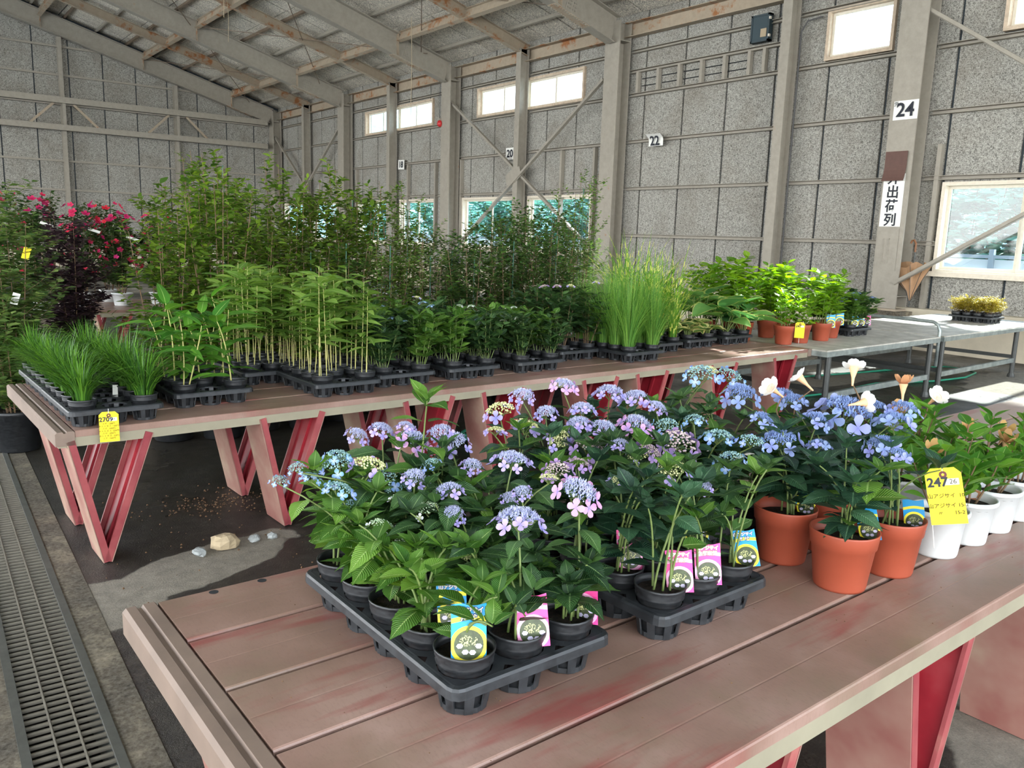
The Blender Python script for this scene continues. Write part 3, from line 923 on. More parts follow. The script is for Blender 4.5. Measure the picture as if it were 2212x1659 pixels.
# X braces on the wall
def brace(name, a, b, label, w=0.075):
    o = build(name, MB().bar(a, b, 0.05, w, (1, 0, 0)).bar(a, b, 0.008, w, (1, 0, 0), 0, (0.025, 0)), 'steel')
    tag(o, label, 'wall brace', kind='structure')
brace('wall_brace', (11.72, 18.15, 4.72), (11.72, 12.5, 1.10), 'diagonal steel brace falling to the right across the number 20 bay')
brace('wall_brace', (11.66, 18.0, 0.90), (11.66, 12.5, 4.55), 'diagonal steel brace rising to the right across the number 20 bay')
gp = build('gusset_plate', MB().prism([(-0.30, 0.0), (-0.22, 0.20), (0.05, 0.14), (0.30, 0.0), (0.22, -0.22), (-0.05, -0.16)], 0, 0, 0.015), 'steel', loc=(11.64, 15.35, 2.80))
tag(gp, 'bolted gusset plate where the two braces cross beside number 20', 'gusset plate', kind='structure')
brace('wall_brace', (11.70, 6.2, 4.75), (11.70, 0.4, 0.85), 'diagonal brace falling from the number 24 column')
brace('wall_brace', (11.62, 6.12, 0.95), (11.62, 0.4, 4.45), 'diagonal brace rising past the umbrella across the window')
brace('wall_brace', (11.72, 29.8, 4.7), (11.72, 24.4, 0.95), 'diagonal brace falling beside the back corner')
brace('wall_brace', (11.68, 24.4, 4.6), (11.68, 29.8, 1.0), 'diagonal brace rising towards the fourth column')

# signs on the wall (text stands on planes facing -X)
FACE = (math.pi / 2, 0, -math.pi / 2)
def sign(label, x, y, z, w, h, text, curl=False, tilt=0.0):
    s = empty('number_sign', (x, y, z))
    tag(s, label, 'sign')
    m = MB()
    n = 7
    V = []
    for i in range(n):
        v = -h / 2 + h * i / (n - 1)
        xx = -0.10 * max(0, (v - 0.02) / h) ** 1.2 * 3 if curl else 0.0
        zz = v - (0.03 * max(0, (v - 0.05) / h) if curl else 0)
        V += [(xx, w / 2, zz), (xx, -w / 2, zz), (xx + 0.006, -w / 2, zz), (xx + 0.006, w / 2, zz)]
    F = [(3, 2, 1, 0), ((n - 1) * 4, (n - 1) * 4 + 1, (n - 1) * 4 + 2, (n - 1) * 4 + 3)]
    for i in range(n - 1):
        for k in range(4):
            F.append((i * 4 + k, i * 4 + (k + 1) % 4, (i + 1) * 4 + (k + 1) % 4, (i + 1) * 4 + k))
    build('card', m.add(V, F), 'white_sign', s)
    obj('lettering', text, s, loc=(-0.012 - (0.022 if curl else 0), 0, -0.005 - (0.02 if curl else 0)), rot=FACE if not curl else (math.pi / 2 + 0.2, 0, -math.pi / 2))
    s.rotation_euler = (tilt, 0, 0)
    return s
s24 = sign('white sign reading 24 on the steel column', 11.60, 6.23, 3.36, 0.35, 0.26, T24)
obj('small_lettering', TSOTO, s24, loc=(-0.012, 0.13, 0.085), rot=FACE)
sign('curling white sign reading 22 on a wall girt', 11.86, 11.19, 3.32, 0.36, 0.22, T22, True)
sign('white number 20 sign hung above the crossing of the wall braces', 11.88, 15.80, 3.33, 0.34, 0.27, T20)
sign('tilted white number 18 sign just over the bush tops', 11.88, 20.9, 3.32, 0.34, 0.26, T18, False, 0.04)
vs = empty('lettered_strip', (11.598, 6.28, 2.12))
tag(vs, 'vertical white strip with black brush characters on the column', 'sign')
build('strip', MB().box((0, -0.155, -0.37), (0.006, 0.155, 0.37)), 'white_sign', vs)
for i, me in enumerate(TROW):
    obj('character', me, vs, loc=(-0.006, 0.0, 0.30 - i * 0.195), rot=FACE)
fp = MB()
n = 9
V = []
for i in range(n):
    t = i / (n - 1)
    xx = -0.01 - 0.15 * max(0, t - 0.55) ** 1.3
    zz = 0.52 - 0.42 * t + 0.06 * max(0, t - 0.85)
    V += [(xx, 0.16, zz), (xx, -0.16, zz), (xx + 0.006, -0.16, zz), (xx + 0.006, 0.16, zz)]
F = [(3, 2, 1, 0), ((n - 1) * 4, (n - 1) * 4 + 1, (n - 1) * 4 + 2, (n - 1) * 4 + 3)] + [(i * 4 + k, i * 4 + (k + 1) % 4, (i + 1) * 4 + (k + 1) % 4, (i + 1) * 4 + k) for i in range(n - 1) for k in range(4)]
fo = build('paper_flap', fp.add(V, F), 'flap_brown', vs, smooth=False, loc=(-0.004, 0.0, 0.16))
fo['label'] = 'brown backed sheet curling down over the first character'

ub = build('under_strip_board', MB().box((0, -0.155, -0.30), (0.004, 0.155, 0.30)).box((-0.01, -0.03, -0.18), (0, -0.02, 0.16)).box((-0.01, 0.05, -0.18), (0, 0.06, 0.16)).box((-0.01, -0.03, -0.19), (0, 0.06, -0.18)).box((-0.01, -0.03, 0.15), (0, 0.06, 0.16)), 'steel', loc=(11.60, 6.28, 1.42))
tag(ub, 'grey plate with a raised frame below the lettered strip', 'plate')

bx = empty('meter_box', (11.84, 9.0, 4.73))
tag(bx, 'dark teal glazed box hanging high on the wall', 'box')
build('case', MB().box((0, -0.18, 0), (0.1, 0.18, 0.03)).box((0, -0.18, 0.40), (0.1, 0.18, 0.43)).box((0, -0.18, 0), (0.1, -0.15, 0.43)).box((0, 0.15, 0), (0.1, 0.18, 0.43)).box((0.06, -0.16, 0.02), (0.1, 0.16, 0.41)), 'box_teal', bx)
build('glazing', MB().box((0.012, -0.155, 0.025), (0.018, 0.155, 0.405)), 'box_glass', bx)
build('paper', MB().box((-0.002, -0.13, 0.07), (0.010, -0.02, 0.20)), 'paper_tan', bx)
build('hinge', MB().box((-0.01, -0.20, 0.33), (0.03, -0.175, 0.37)).box((-0.01, -0.20, 0.06), (0.03, -0.175, 0.10)), 'sash', bx)

rl = empty('alarm_lamp', (11.58, 18.42, 4.2))
tag(rl, 'small red lamp with two wires on a steel column', 'lamp')
build('globe', MB().lathe([(0.001, -0.09), (0.05, -0.07), (0.07, -0.02), (0.06, 0.04), (0.03, 0.08), (0.001, 0.085)], 14), 'red_plastic', rl, smooth=True)
build('bracket', MB().box((-0.03, -0.03, 0.07), (0.06, 0.03, 0.13)), 'steel', rl)
build('wire', MB().tube([(0, 0.01, 0.1), (-0.01, 0.03, 0.6), (0, 0.0, 0.95)], 0.006, 4).tube([(0, -0.01, 0.1), (-0.02, -0.05, 0.5), (0, -0.02, 0.95)], 0.006, 4), 'cable', rl)

def umbrella():
    u = empty('umbrella', (11.72, 5.92, 0.62))
    tag(u, 'tan folding umbrella hanging point down by the low window', 'umbrella')
    rg = random.Random(3)
    n = 24
    prof = [(0.012, 0.08), (0.06, 0.22), (0.13, 0.42), (0.20, 0.60)]
    V = []
    for i, (r, z) in enumerate(prof):
        for k in range(n):
            a = 2 * math.pi * k / n
            q = 1 + (0.35 if k % 3 == 0 else -0.22) * i / 3
            sq = 1.75 if math.sin(a) > 0.2 and i > 1 else 1.0
            V.append((0.35 * r * q * math.cos(a), r * q * sq * math.sin(a), z + (0.05 * math.sin(a * 4) if i == 3 else 0)))
    F = [(i * n + k, i * n + (k + 1) % n, (i + 1) * n + (k + 1) % n, (i + 1) * n + k) for i in range(3) for k in range(n)]
    build('canopy', MB().add(V, F), 'umbrella_cloth', u)
    build('shaft', MB().tube([(0, 0, 0.0), (0, 0, 0.8)], 0.008), 'pipe_dark', u)
    build('handle', MB().tube([(0, 0, 0.78), (0, 0, 0.90), (0, 0.03, 0.95), (0, 0.06, 0.94), (0, 0.075, 0.90)], 0.014), 'wood_handle', u)
    rb = MB()
    for k in range(0, n, 3):
        rb.tube([V[k], V[n + k], V[2 * n + k], V[3 * n + k]], 0.004, 4)
    build('ribs', rb, 'pipe_dark', u)
umbrella()

# ------------------------------------------------------------------ drain in the floor
DX, DS = 0.24, 0.028
def dx_at(y, off): return DX + DS * y + off
bpy.data.objects.remove(fl)
mb = MB()
for (a, b) in (((-8.2, -0.215), None), ((0.20, 12.6), None)):
    l, r = a
    P = []
    if l < -1:
        P = [(l, -9), (dx_at(-9, r), -9), (dx_at(31, r), 31), (l, 31)]
    else:
        P = [(dx_at(-9, l), -9), (r, -9), (r, 31), (dx_at(31, l), 31)]
    mb.prism(P, 2, -0.15, 0)
fl = build('floor', mb, 'floor_concrete')
tag(fl, 'dark wet concrete floor with pale dry patches under the tables', 'floor', kind='structure')
dr = empty('drain_channel', (DX, 0, 0), -math.atan(DS))
tag(dr, 'grated drain channel running along the floor past the table ends', 'drain', kind='structure')
build('trough', MB().box((-0.11, -9, -0.32), (0.11, 31, -0.30)).box((-0.13, -9, -0.30), (-0.105, 31, -0.03)).box((0.105, -9, -0.30), (0.13, 31, -0.03)), 'drain_dark', dr)
for s in (-1, 1):
    build('kerb', MB().box((s * 0.168 - 0.047, -9, -0.15), (s * 0.168 + 0.047, 31, 0.002)), 'concrete', dr)
    build('frame_rail', MB().box((s * 0.108 - 0.013, -9, -0.15), (s * 0.108 + 0.013, 31, 0.006)), 'drain_frame', dr)
gb = MB().box((-0.095, -0.0035, -0.011), (0.095, 0.0035, 0.0)).mesh('grate_bar', 'grate_steel')
for k in range(200):
    obj('grate_bar', gb, dr, loc=(0, 1.75 + k * 0.036, 0), rot=(-0.1, 0, 0))
for x in (-0.05, 0.0, 0.05) if False else (-0.032, 0.032):
    build('grate_rod', MB().tube([(x, 1.7, -0.001), (x, 8.7, -0.001)], 0.004, 5), 'grate_steel', dr)

# ------------------------------------------------------------------ tables
ZT = 0.60
def v_leg(parent, x, y, w=0.215):
    """one V of two channel sections: pale outer faces, red inside"""
    g = empty('leg', (x, y, 0))
    g.parent = parent
    for s in (-1, 1):
        p0, p1 = (0.205 if s > 0 else -0.125, w / 2, 0.555), (s * 0.012, w / 2, 0.004)
        m = MB()
        k = 1 if s > 0 else -1
        m.bar(p0, p1, 0.006, w, (0, 1, 0), 0, (-k * 0.003, 0))
        m.bar(p0, p1, 0.006, w - 0.01, (0, 1, 0), 1, (k * 0.003, 0))
        for e in (-1, 1):
            m.bar(p0, p1, 0.03, 0.010, (0, 1, 0), 2, (k * 0.012, e * (w / 2 - 0.005)))
        m.bar(p0, p1, 0.012, 0.02, (0, 1, 0), 1, (k * 0.010, 0.0))
        build('leg_channel', m, ['leg_faded', 'leg_red', 'leg_edge'], g)
    return g

def plank_mesh(L, w):
    e = 0.005
    t = 0.028
    c = w / 2
    prof = [(0, ZT - t), (0, ZT - e), (e * 0.4, ZT - e * 0.35), (e, ZT), (c - 0.003, ZT), (c, ZT - 0.0005), (c + 0.003, ZT), (w - e, ZT), (w - e * 0.4, ZT - e * 0.35), (w, ZT - e), (w, ZT - t)]
    return MB().prism(prof, 0, 0, L).mesh('plank', 'plank')

def plank_table(label, x, y, rz, L, D, n, stations, ybacks):
    t = empty('plank_table', (x, y, 0), rz)
    tag(t, label, 'table')
    pw = D / n
    pm = plank_mesh(L - 0.075, pw - 0.010)
    for k in range(n):
        obj('plank', pm, t, loc=(0.075, k * pw + 0.005, 0))
    # end board with a groove, front and back trims
    m = MB().prism([(0, ZT - 0.06), (0, ZT - 0.008), (0.008, ZT), (0.028, ZT), (0.032, ZT - 0.007), (0.040, ZT - 0.007), (0.044, ZT), (0.068, ZT), (0.073, ZT - 0.006), (0.073, ZT - 0.06)], 1, 0.0, D)
    build('end_board', m, 'end_trim', t)
    m = MB().prism([(0, ZT - 0.06), (0, ZT - 0.008), (0.006, ZT), (0.05, ZT), (0.05, ZT - 0.06)], 1, 0.0, D)
    build('end_board', m, 'end_trim', t, loc=(L, 0, 0))
    build('front_rail', MB().box((0.01, 0.006, ZT - 0.068), (L, 0.03, ZT - 0.0285)), 'table_trim', t)
    build('back_rail', MB().box((0.01, D - 0.03, ZT - 0.068), (L, D - 0.006, ZT - 0.0285)), 'table_trim', t)
    build('underframe', MB().box((0.08, D * 0.3, ZT - 0.06), (L - 0.05, D * 0.3 + 0.05, ZT - 0.0285)).box((0.08, D * 0.66, ZT - 0.06), (L - 0.05, D * 0.66 + 0.05, ZT - 0.0285)), 'leg_red', t)
    for sx in stations:
        for yb in ybacks:
            v_leg(t, sx, yb)
    return t
near = plank_table('nearest long faded red plank table holding the blooming hydrangeas', 0.38, 0.735, math.radians(0.9), 6.3, 1.14, 5, [0.2, 0.74, 1.49, 2.26, 3.05, 3.85, 4.65, 5.5], [0.02, 0.85])
far = plank_table('long faded red plank table in the middle holding trays of green plants', 0.50, 3.69, math.radians(1.7), 5.56, 1.25, 5, [0.17, 0.99, 1.78, 2.3, 3.1, 3.6, 4.4, 5.2], [0.0, 0.56])
third = plank_table('faded red plank table far behind carrying pink azaleas', 1.50, 8.80, math.radians(1.0), 5.5, 1.25, 5, [0.25, 1.2, 2.4, 4.0], [0.0, 0.95])
hm = MB().disc(0.011, 0.0006, 14).mesh('hole_shade_disc', 'gap_shade')  # flat dark disc on the plank paints the shade inside a hole
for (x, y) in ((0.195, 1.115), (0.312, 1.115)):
    obj('hole_shade_disc', hm, near, loc=(x, y, ZT))

# galvanised benches
def bench(label, x, y, rz, L, D, legs, hoop=False):
    b = empty('steel_bench', (x, y, 0), rz)
    tag(b, label, 'bench')
    build('top', MB().box((0.0, 0.0, ZT - 0.012), (L, D, ZT)), 'bench_top', b)
    build('edge_rail', MB().box((0, -0.004, ZT - 0.055), (L, 0.03, ZT - 0.0125)), 'galvanised', b)
    build('edge_rail', MB().box((0, D - 0.03, ZT - 0.055), (L, D + 0.004, ZT - 0.0125)), 'galvanised', b)
    for xx in (0.0, L - 0.03):
        build('end_rail', MB().box((xx, 0.03, ZT - 0.055), (xx + 0.03, D - 0.03, ZT - 0.0125)), 'galvanised', b)
    lm = MB().tube([(0, 0, 0.0), (0, 0, ZT - 0.055)], 0.026, 10).mesh('leg', 'pipe_dark')
    for lx in legs:
        for ly in (0.05, D - 0.05):
            obj('leg', lm, b, loc=(lx, ly, 0))
            build('foot', MB().lathe([(0.04, 0), (0.04, 0.02), (0.03, 0.05)], 10), 'pipe_dark', b, loc=(lx, ly, 0.0))
        build('cross_tie', MB().box((lx - 0.015, 0.05, 0.22), (lx + 0.015, D - 0.05, 0.26)), 'pipe_dark', b)
    for ly in (0.05, D - 0.05):
        build('stretcher', MB().bar((legs[0], ly, 0.20), (legs[-1], ly, 0.20), 0.03, 0.05), 'galvanised', b)
    if hoop:
        hp = [(L + 0.012, 0.02, ZT - 0.3), (L + 0.012, 0.02, ZT + 0.06), (L + 0.012, 0.04, ZT + 0.11), (L + 0.012, 0.09, ZT + 0.14), (L + 0.012, 0.4, ZT + 0.145), (L + 0.012, D - 0.1, ZT + 0.145), (L + 0.012, D - 0.04, ZT + 0.1), (L + 0.012, D - 0.02, ZT - 0.05)]
        build('end_hoop', MB().tube(hp, 0.017, 8), 'galvanised', b, smooth=True)
    return b
bench('galvanised bench with an end hoop continuing the plank table', 6.12, 3.72, math.radians(2.6), 2.14, 1.25, [0.12, 2.05], True)
bench('galvanised bench by the wall carrying the tray of golden shrubs', 8.36, 3.83, math.radians(2.6), 2.9, 1.3, [0.1, 2.1], False)

# hose lying on the floor
hs = build('garden_hose', MB().tube([(6.2 + 0.05 * math.sin(i * 0.7), 4.35 + 0.06 * math.sin(i * 0.9), 0.011) if i < 1 else p for i, p in enumerate([(5.3, 4.4, 0.011), (6.4, 4.5, 0.011), (7.4, 4.42, 0.011), (8.4, 4.5, 0.011), (9.2, 4.25, 0.011), (9.8, 4.2, 0.011), (10.3, 4.3, 0.011), (10.55, 4.5, 0.011), (10.45, 4.75, 0.011), (9.9, 4.9, 0.011), (9.0, 5.0, 0.011), (8.0, 5.15, 0.011)])], 0.011, 6), 'hose_green', smooth=True)
tag(hs, 'green garden hose curving over the floor under the steel benches', 'hose')
hp = [(3.35 + 0.16 * math.cos(a * 0.42) * (1 + 0.01 * a), 4.62 + 0.16 * math.sin(a * 0.42), 0.012 + 0.0022 * a) for a in range(32)]
h2 = build('garden_hose', MB().tube(hp, 0.011, 6), 'hose_green', smooth=True)
tag(h2, 'coil of green hose on the floor behind the red legs', 'hose')

# stones and grit on the floor
def stone(x, y, r, sq, mat, label, seed):
    rg = random.Random(seed)
    n, mrows = 10, 6
    V = [(0, 0, -r * 0.5)]
    for i in range(1, mrows):
        ph = -math.pi / 2 + math.pi * i / mrows
        for k in range(n):
            a = 2 * math.pi * k / n
            q = r * (0.82 + 0.32 * rg.random())
            V.append((q * math.cos(ph) * math.cos(a) * sq, q * math.cos(ph) * math.sin(a), max(-r * 0.5, q * 0.72 * math.sin(ph))))
    V.append((0, 0, r * 0.7))
    F = [(0, 1 + (k + 1) % n, 1 + k) for k in range(n)]
    for i in range(mrows - 2):
        for k in range(n):
            F.append((1 + i * n + k, 1 + i * n + (k + 1) % n, 1 + (i + 1) * n + (k + 1) % n, 1 + (i + 1) * n + k))
    b = 1 + (mrows - 2) * n
    F += [(b + k, b + (k + 1) % n, len(V) - 1) for k in range(n)]
    o = build('stone', MB().add(V, F), mat, loc=(x, y, r * 0.49), rot=(0, 0, rg.uniform(0, 6)))
    tag(o, label, 'stone')
stone(1.135, 3.60, 0.056, 1.2, 'stone_tan', 'large tan stone on the dry floor patch', 2)
stone(1.02, 3.58, 0.028, 1.5, 'stone_grey', 'flat grey stone left of the large tan stone', 4)
stone(1.28, 3.61, 0.027, 1.0, 'stone_grey', 'round grey stone right of the large tan stone', 6)
stone(1.365, 3.60, 0.025, 1.0, 'stone_grey', 'small grey stone nearest the red leg', 9)
rg = random.Random(11)
mb = MB()
for k in range(420):
    if k < 280:
        x, y = rg.gauss(1.34, 0.16), rg.gauss(4.25, 0.11)
    else:
        x, y = rg.uniform(0.6, 2.2), rg.uniform(3.0, 4.6)
    r = rg.uniform(0.002, 0.008)
    V = [(x + r, y, 0.001), (x - r * 0.4, y + r * 0.8, 0.001), (x - r * 0.5, y - r * 0.9, 0.001), (x, y, r * 1.1)]
    mb.add(V, [(0, 1, 3), (1, 2, 3), (2, 0, 3)])
tag(build('gravel', mb, 'grit'), 'scattered brown soil grit on the floor beneath the middle table', 'gravel', kind='stuff')
mb = MB()
for k in range(260):
    x, y = rg.uniform(0.5, 3.4), rg.uniform(0.78, 1.82)
    r = rg.uniform(0.0008, 0.0028)
    V = [(x + r, y, ZT + 0.0006), (x - r * 0.4, y + r * 0.8, ZT + 0.0006), (x - r * 0.5, y - r * 0.9, ZT + 0.0006), (x, y, ZT + r)]
    mb.add(V, [(0, 1, 3), (1, 2, 3), (2, 0, 3)])
tag(build('crumbs', mb, ['grit']), 'crumbs of soil and pumice strewn over the near table top', 'crumbs', kind='stuff')

# ------------------------------------------------------------------ trays and pots
CS = 0.123
def tray_mesh(nx, ny):
    """carry tray: plate with round holes, rolled lip, ribbed baskets"""
    m = MB()
    zp = 0.075
    X, Y = nx * CS, ny * CS
    n = 16
    for i in range(nx):
        for j in range(ny):
            cx, cy = (i + 0.5) * CS, (j + 0.5) * CS
            ring, sq = [], []
            for k in range(n):
                a = 2 * math.pi * (k + 0.5) / n
                ca, sa = math.cos(a), math.sin(a)
                q = CS / 2 / max(abs(ca), abs(sa))
                ring.append((cx + 0.052 * ca, cy + 0.052 * sa, zp))
                sq.append((cx + q * ca, cy + q * sa, zp))
            low = [(x, y, zp - 0.006) for x, y, z in ring]
            V = sq + ring + low
            F = [(k, (k + 1) % n, n + (k + 1) % n, n + k) for k in range(n)] + [(n + k, n + (k + 1) % n, 2 * n + (k + 1) % n, 2 * n + k) for k in range(n)]
            m.add(V, F)
            edge = i in (0, nx - 1) or j in (0, ny - 1)
            for k in range(8):
                a = 2 * math.pi * (k + 0.5) / 8
                ca, sa = math.cos(a), math.sin(a)
                tx, ty = -sa, ca
                w = 0.010
                a0 = (cx + 0.052 * ca, cy + 0.052 * sa)
                a1 = (cx + 0.040 * ca, cy + 0.040 * sa)
                V = [(a0[0] + tx * w, a0[1] + ty * w, zp - 0.004), (a0[0] - tx * w, a0[1] - ty * w, zp - 0.004), (a1[0] - tx * w * 0.8, a1[1] - ty * w * 0.8, 0.001), (a1[0] + tx * w * 0.8, a1[1] + ty * w * 0.8, 0.001)]
                V += [(x + ca * 0.004, y + sa * 0.004, z) for x, y, z in V]
                m.add(V, [(0, 1, 2, 3), (7, 6, 5, 4), (0, 4, 5, 1), (1, 5, 6, 2), (2, 6, 7, 3), (3, 7, 4, 0)])
            m.lathe([(0.038, 0.001), (0.044, 0.001), (0.0445, 0.012), (0.039, 0.012)], 12, (cx, cy, 0))
    # rolled lip with round corners
    r = 0.022
    path = []
    for (qx, qy, a0) in ((X + 0.004 - r, Y + 0.004 - r, 0), (-0.004 + r, Y + 0.004 - r, 90), (-0.004 + r, -0.004 + r, 180), (X + 0.004 - r, -0.004 + r, 270)):
        for k in range(4):
            a = math.radians(a0 + 30 * k)
            path.append((qx, qy, math.cos(a), math.sin(a)))
    V = []
    for (qx, qy, c, s) in path:
        for off, z in ((r - 0.010, zp + 0.0005), (r, zp - 0.001), (r + 0.003, zp - 0.006), (r + 0.004, zp - 0.022), (r + 0.0, zp - 0.022), (r - 0.001, zp - 0.006)):
            V.append((qx + c * off, qy + s * off, z))
    N = len(path)
    F = [(i * 6 + k, ((i + 1) % N) * 6 + k, ((i + 1) % N) * 6 + k + 1, i * 6 + k + 1) for i in range(N) for k in range(5)]
    m.add(V, F)
    return m.mesh('tray', 'black_tray')
TRAY = {}
def tray(label, x, y, nx=3, ny=5, rz=0.0, z=ZT, group=None):
    if (nx, ny) not in TRAY:
        TRAY[(nx, ny)] = tray_mesh(nx, ny)
    t = obj('carry_tray', TRAY[(nx, ny)], None, (x, y, z + 0.0005), (0, 0, rz))
    tag(t, label, 'tray', group)
    c, s = math.cos(rz), math.sin(rz)
    def cell(i, j):
        u, v = (i + 0.5) * CS, (j + 0.5) * CS
        return (x + c * u - s * v, y + s * u + c * v, z + 0.003)
    return cell

def pot_meshes():
    P = {}
    m = MB().lathe([(0.001, 0.002), (0.036, 0.002), (0.037, 0.004), (0.0505, 0.082), (0.0535, 0.084), (0.0545, 0.089), (0.0535, 0.092), (0.0555, 0.097), (0.0545, 0.100), (0.057, 0.106), (0.058, 0.112), (0.0555, 0.112), (0.0535, 0.100)], 24, wob=0.02, seed=1)
    P['black'] = m.mesh('pot', 'black_pot', True)
    P['black_soil'] = MB().lathe([(0.001, 0.099), (0.02, 0.098), (0.04, 0.095), (0.0535, 0.094)], 16, wob=0.03, seed=2).mesh('soil', 'soil', True)
    m = MB().lathe([(0.001, 0.003), (0.050, 0.003), (0.052, 0.0), (0.062, 0.0), (0.064, 0.006), (0.0765, 0.108), (0.080, 0.110), (0.0845, 0.146), (0.0845, 0.150), (0.081, 0.150), (0.077, 0.118)], 32)
    P['orange'] = m.mesh('pot', 'terracotta', True)
    P['orange_soil'] = MB().lathe([(0.001, 0.128), (0.03, 0.127), (0.06, 0.123), (0.078, 0.12)], 16, wob=0.02, seed=3).mesh('soil', 'soil', True)
    m = MB().lathe([(0.001, 0.003), (0.048, 0.003), (0.050, 0.0), (0.056, 0.0), (0.058, 0.006), (0.070, 0.118), (0.075, 0.119), (0.0785, 0.122), (0.0785, 0.130), (0.075, 0.133), (0.070, 0.130), (0.067, 0.11)], 32)
    P['white'] = m.mesh('pot', 'white_pot', True)
    P['white_soil'] = MB().lathe([(0.001, 0.117), (0.03, 0.116), (0.05, 0.112), (0.069, 0.109)], 16, wob=0.02, seed=4).mesh('soil', 'soil', True)
    m = MB().lathe([(0.001, 0.003), (0.12, 0.003), (0.125, 0.01), (0.155, 0.24), (0.165, 0.245), (0.168, 0.27), (0.160, 0.27), (0.152, 0.23)], 28)
    P['floor'] = m.mesh('pot', 'black_pot', True)
    P['floor_soil'] = MB().lathe([(0.001, 0.245), (0.08, 0.243), (0.154, 0.238)], 16, wob=0.02, seed=5).mesh('soil', 'soil', True)
    return P
POT = pot_meshes()

# ------------------------------------------------------------------ leaves
def leaf_tmpl(prof, ratio, droop=0.12, fold=0.15, cols=(-1, -0.5, 0, 0.5, 1), petiole=0.0, wave=0.0, curl=0.0):
    """unit leaf along +X, upper side +Z: vertices, quads, uv"""
    V, UV = [], []
    for t, w in prof:
        for u in cols:
            y = u * w * ratio / 2
            z = -droop * t * t + fold * abs(u) * w * ratio / 2 + wave * math.sin(t * 11 + u * 2.0) * abs(u) - curl * (u * w) ** 2 * ratio * 0.3
            V.append((petiole + t * (1 - petiole), y, z))
            UV.append((0.5 + 0.5 * u, t))
    n = len(cols)
    F = [(i * n + k, (i + 1) * n + k, (i + 1) * n + k + 1, i * n + k + 1) for i in range(len(prof) - 1) for k in range(n - 1)]
    return np.array(V), np.array(F), np.array(UV)

def mesh_np(name, V, F, mat, UV=None, tint=None, smooth=True):
    me = bpy.data.meshes.new(name)
    nv, nf, k = len(V), len(F), F.shape[1]
    me.vertices.add(nv)
    me.vertices.foreach_set('co', np.ascontiguousarray(V, dtype=np.float32).ravel())
    me.loops.add(nf * k)
    me.loops.foreach_set('vertex_index', np.ascontiguousarray(F, dtype=np.int32).ravel())
    me.polygons.add(nf)
    me.polygons.foreach_set('loop_start', np.arange(0, nf * k, k, dtype=np.int32))
    me.polygons.foreach_set('use_smooth', np.full(nf, smooth))
    if UV is not None:
        lay = me.uv_layers.new(name='UVMap')
        lay.data.foreach_set('uv', np.ascontiguousarray(UV[F.ravel()], dtype=np.float32).ravel())
    if tint is not None:
        at = me.attributes.new('tint', 'FLOAT', 'POINT')
        at.data.foreach_set('value', np.ascontiguousarray(tint, dtype=np.float32))
    me.materials.append(M[mat])
    me.update()
    return me

def scatter(tm, O, D, U, S, W=None, tint=None):
    """copies of a leaf: origins, directions, ups, lengths, widths -> V, F, UV, tint"""
    V, F, UV = tm
    O, D, U, S = np.asarray(O, float), np.asarray(D, float), np.asarray(U, float), np.asarray(S, float)
    W = S if W is None else np.asarray(W, float)
    x = D / np.linalg.norm(D, axis=1, keepdims=True)
    y = np.cross(U, x)
    y /= np.maximum(np.linalg.norm(y, axis=1, keepdims=True), 1e-6)
    z = np.cross(x, y)
    P = O[:, None, :] + x[:, None, :] * (V[None, :, 0:1] * S[:, None, None]) + y[:, None, :] * (V[None, :, 1:2] * W[:, None, None]) + z[:, None, :] * (V[None, :, 2:3] * S[:, None, None])
    n, m = len(O), len(V)
    FF = F[None, :, :] + (np.arange(n) * m)[:, None, None]
    tt = np.repeat(np.random.RandomState(n).rand(n) if tint is None else tint, m)
    return P.reshape(-1, 3), FF.reshape(-1, F.shape[1]), np.tile(UV, (n, 1)), tt

OV = [(0, 0.06), (0.05, 0.30), (0.16, 0.74), (0.30, 0.97), (0.44, 1.0), (0.60, 0.86), (0.76, 0.56), (0.89, 0.22), (1.0, 0.0)]
OVS = [(0, 0.05), (0.25, 0.9), (0.5, 1.0), (0.78, 0.55), (1.0, 0.0)]
LAN = [(0, 0.08), (0.18, 0.62), (0.36, 1.0), (0.58, 0.88), (0.80, 0.45), (1.0, 0.0)]
BRD = [(0, 0.10), (0.05, 0.62), (0.16, 0.94), (0.32, 1.0), (0.5, 0.92), (0.7, 0.68), (0.86, 0.36), (1.0, 0.0)]
def serrate(prof, n=13, amp=0.05):
    ts = [p[0] for p in prof]; ws = [p[1] for p in prof]
    out = [(0, prof[0][1])]
    for i in range(1, n * 2):
        t = i / (n * 2)
        w = float(np.interp(t, ts, ws))
        out.append((t, w * (1 + (amp if i % 2 else -amp))))
    return out + [(1.0, 0.0)]
TM_HYD = [leaf_tmpl(serrate(OV, 7, 0.035), 0.54, d, f, petiole=0.10, wave=w) for d, f, w in ((0.16, 0.22, 0.008), (0.30, 0.15, 0.012), (0.06, 0.30, 0.006), (0.42, 0.10, 0.012))]
TM_SMALL = leaf_tmpl(OVS, 0.46, 0.15, 0.2, cols=(-1, 0, 1))
TM_LAN = leaf_tmpl(LAN, 0.30, 0.28, 0.2, cols=(-1, 0, 1))
TM_TINY = leaf_tmpl([(0, 0.1), (0.45, 1.0), (1.0, 0.0)], 0.5, 0.1, 0.2, cols=(-1, 0, 1))
TM_LILY = [leaf_tmpl(BRD, 0.35, d, f, wave=0.01) for d, f in ((0.30, 0.2), (0.20, 0.3), (0.45, 0.15))]
TM_HOSTA = [leaf_tmpl(BRD, 0.62, d, f, wave=0.012) for d, f in ((0.22, 0.25), (0.38, 0.2), (0.12, 0.35))]
TM_MAND = [leaf_tmpl(OV, 0.50, d, f, petiole=0.08) for d, f in ((0.12, 0.25), (0.05, 0.4))]
def leaf_meshes(tms, mat):
    return [mesh_np('leaf', t[0], t[1], mat, t[2]) for t in tms]
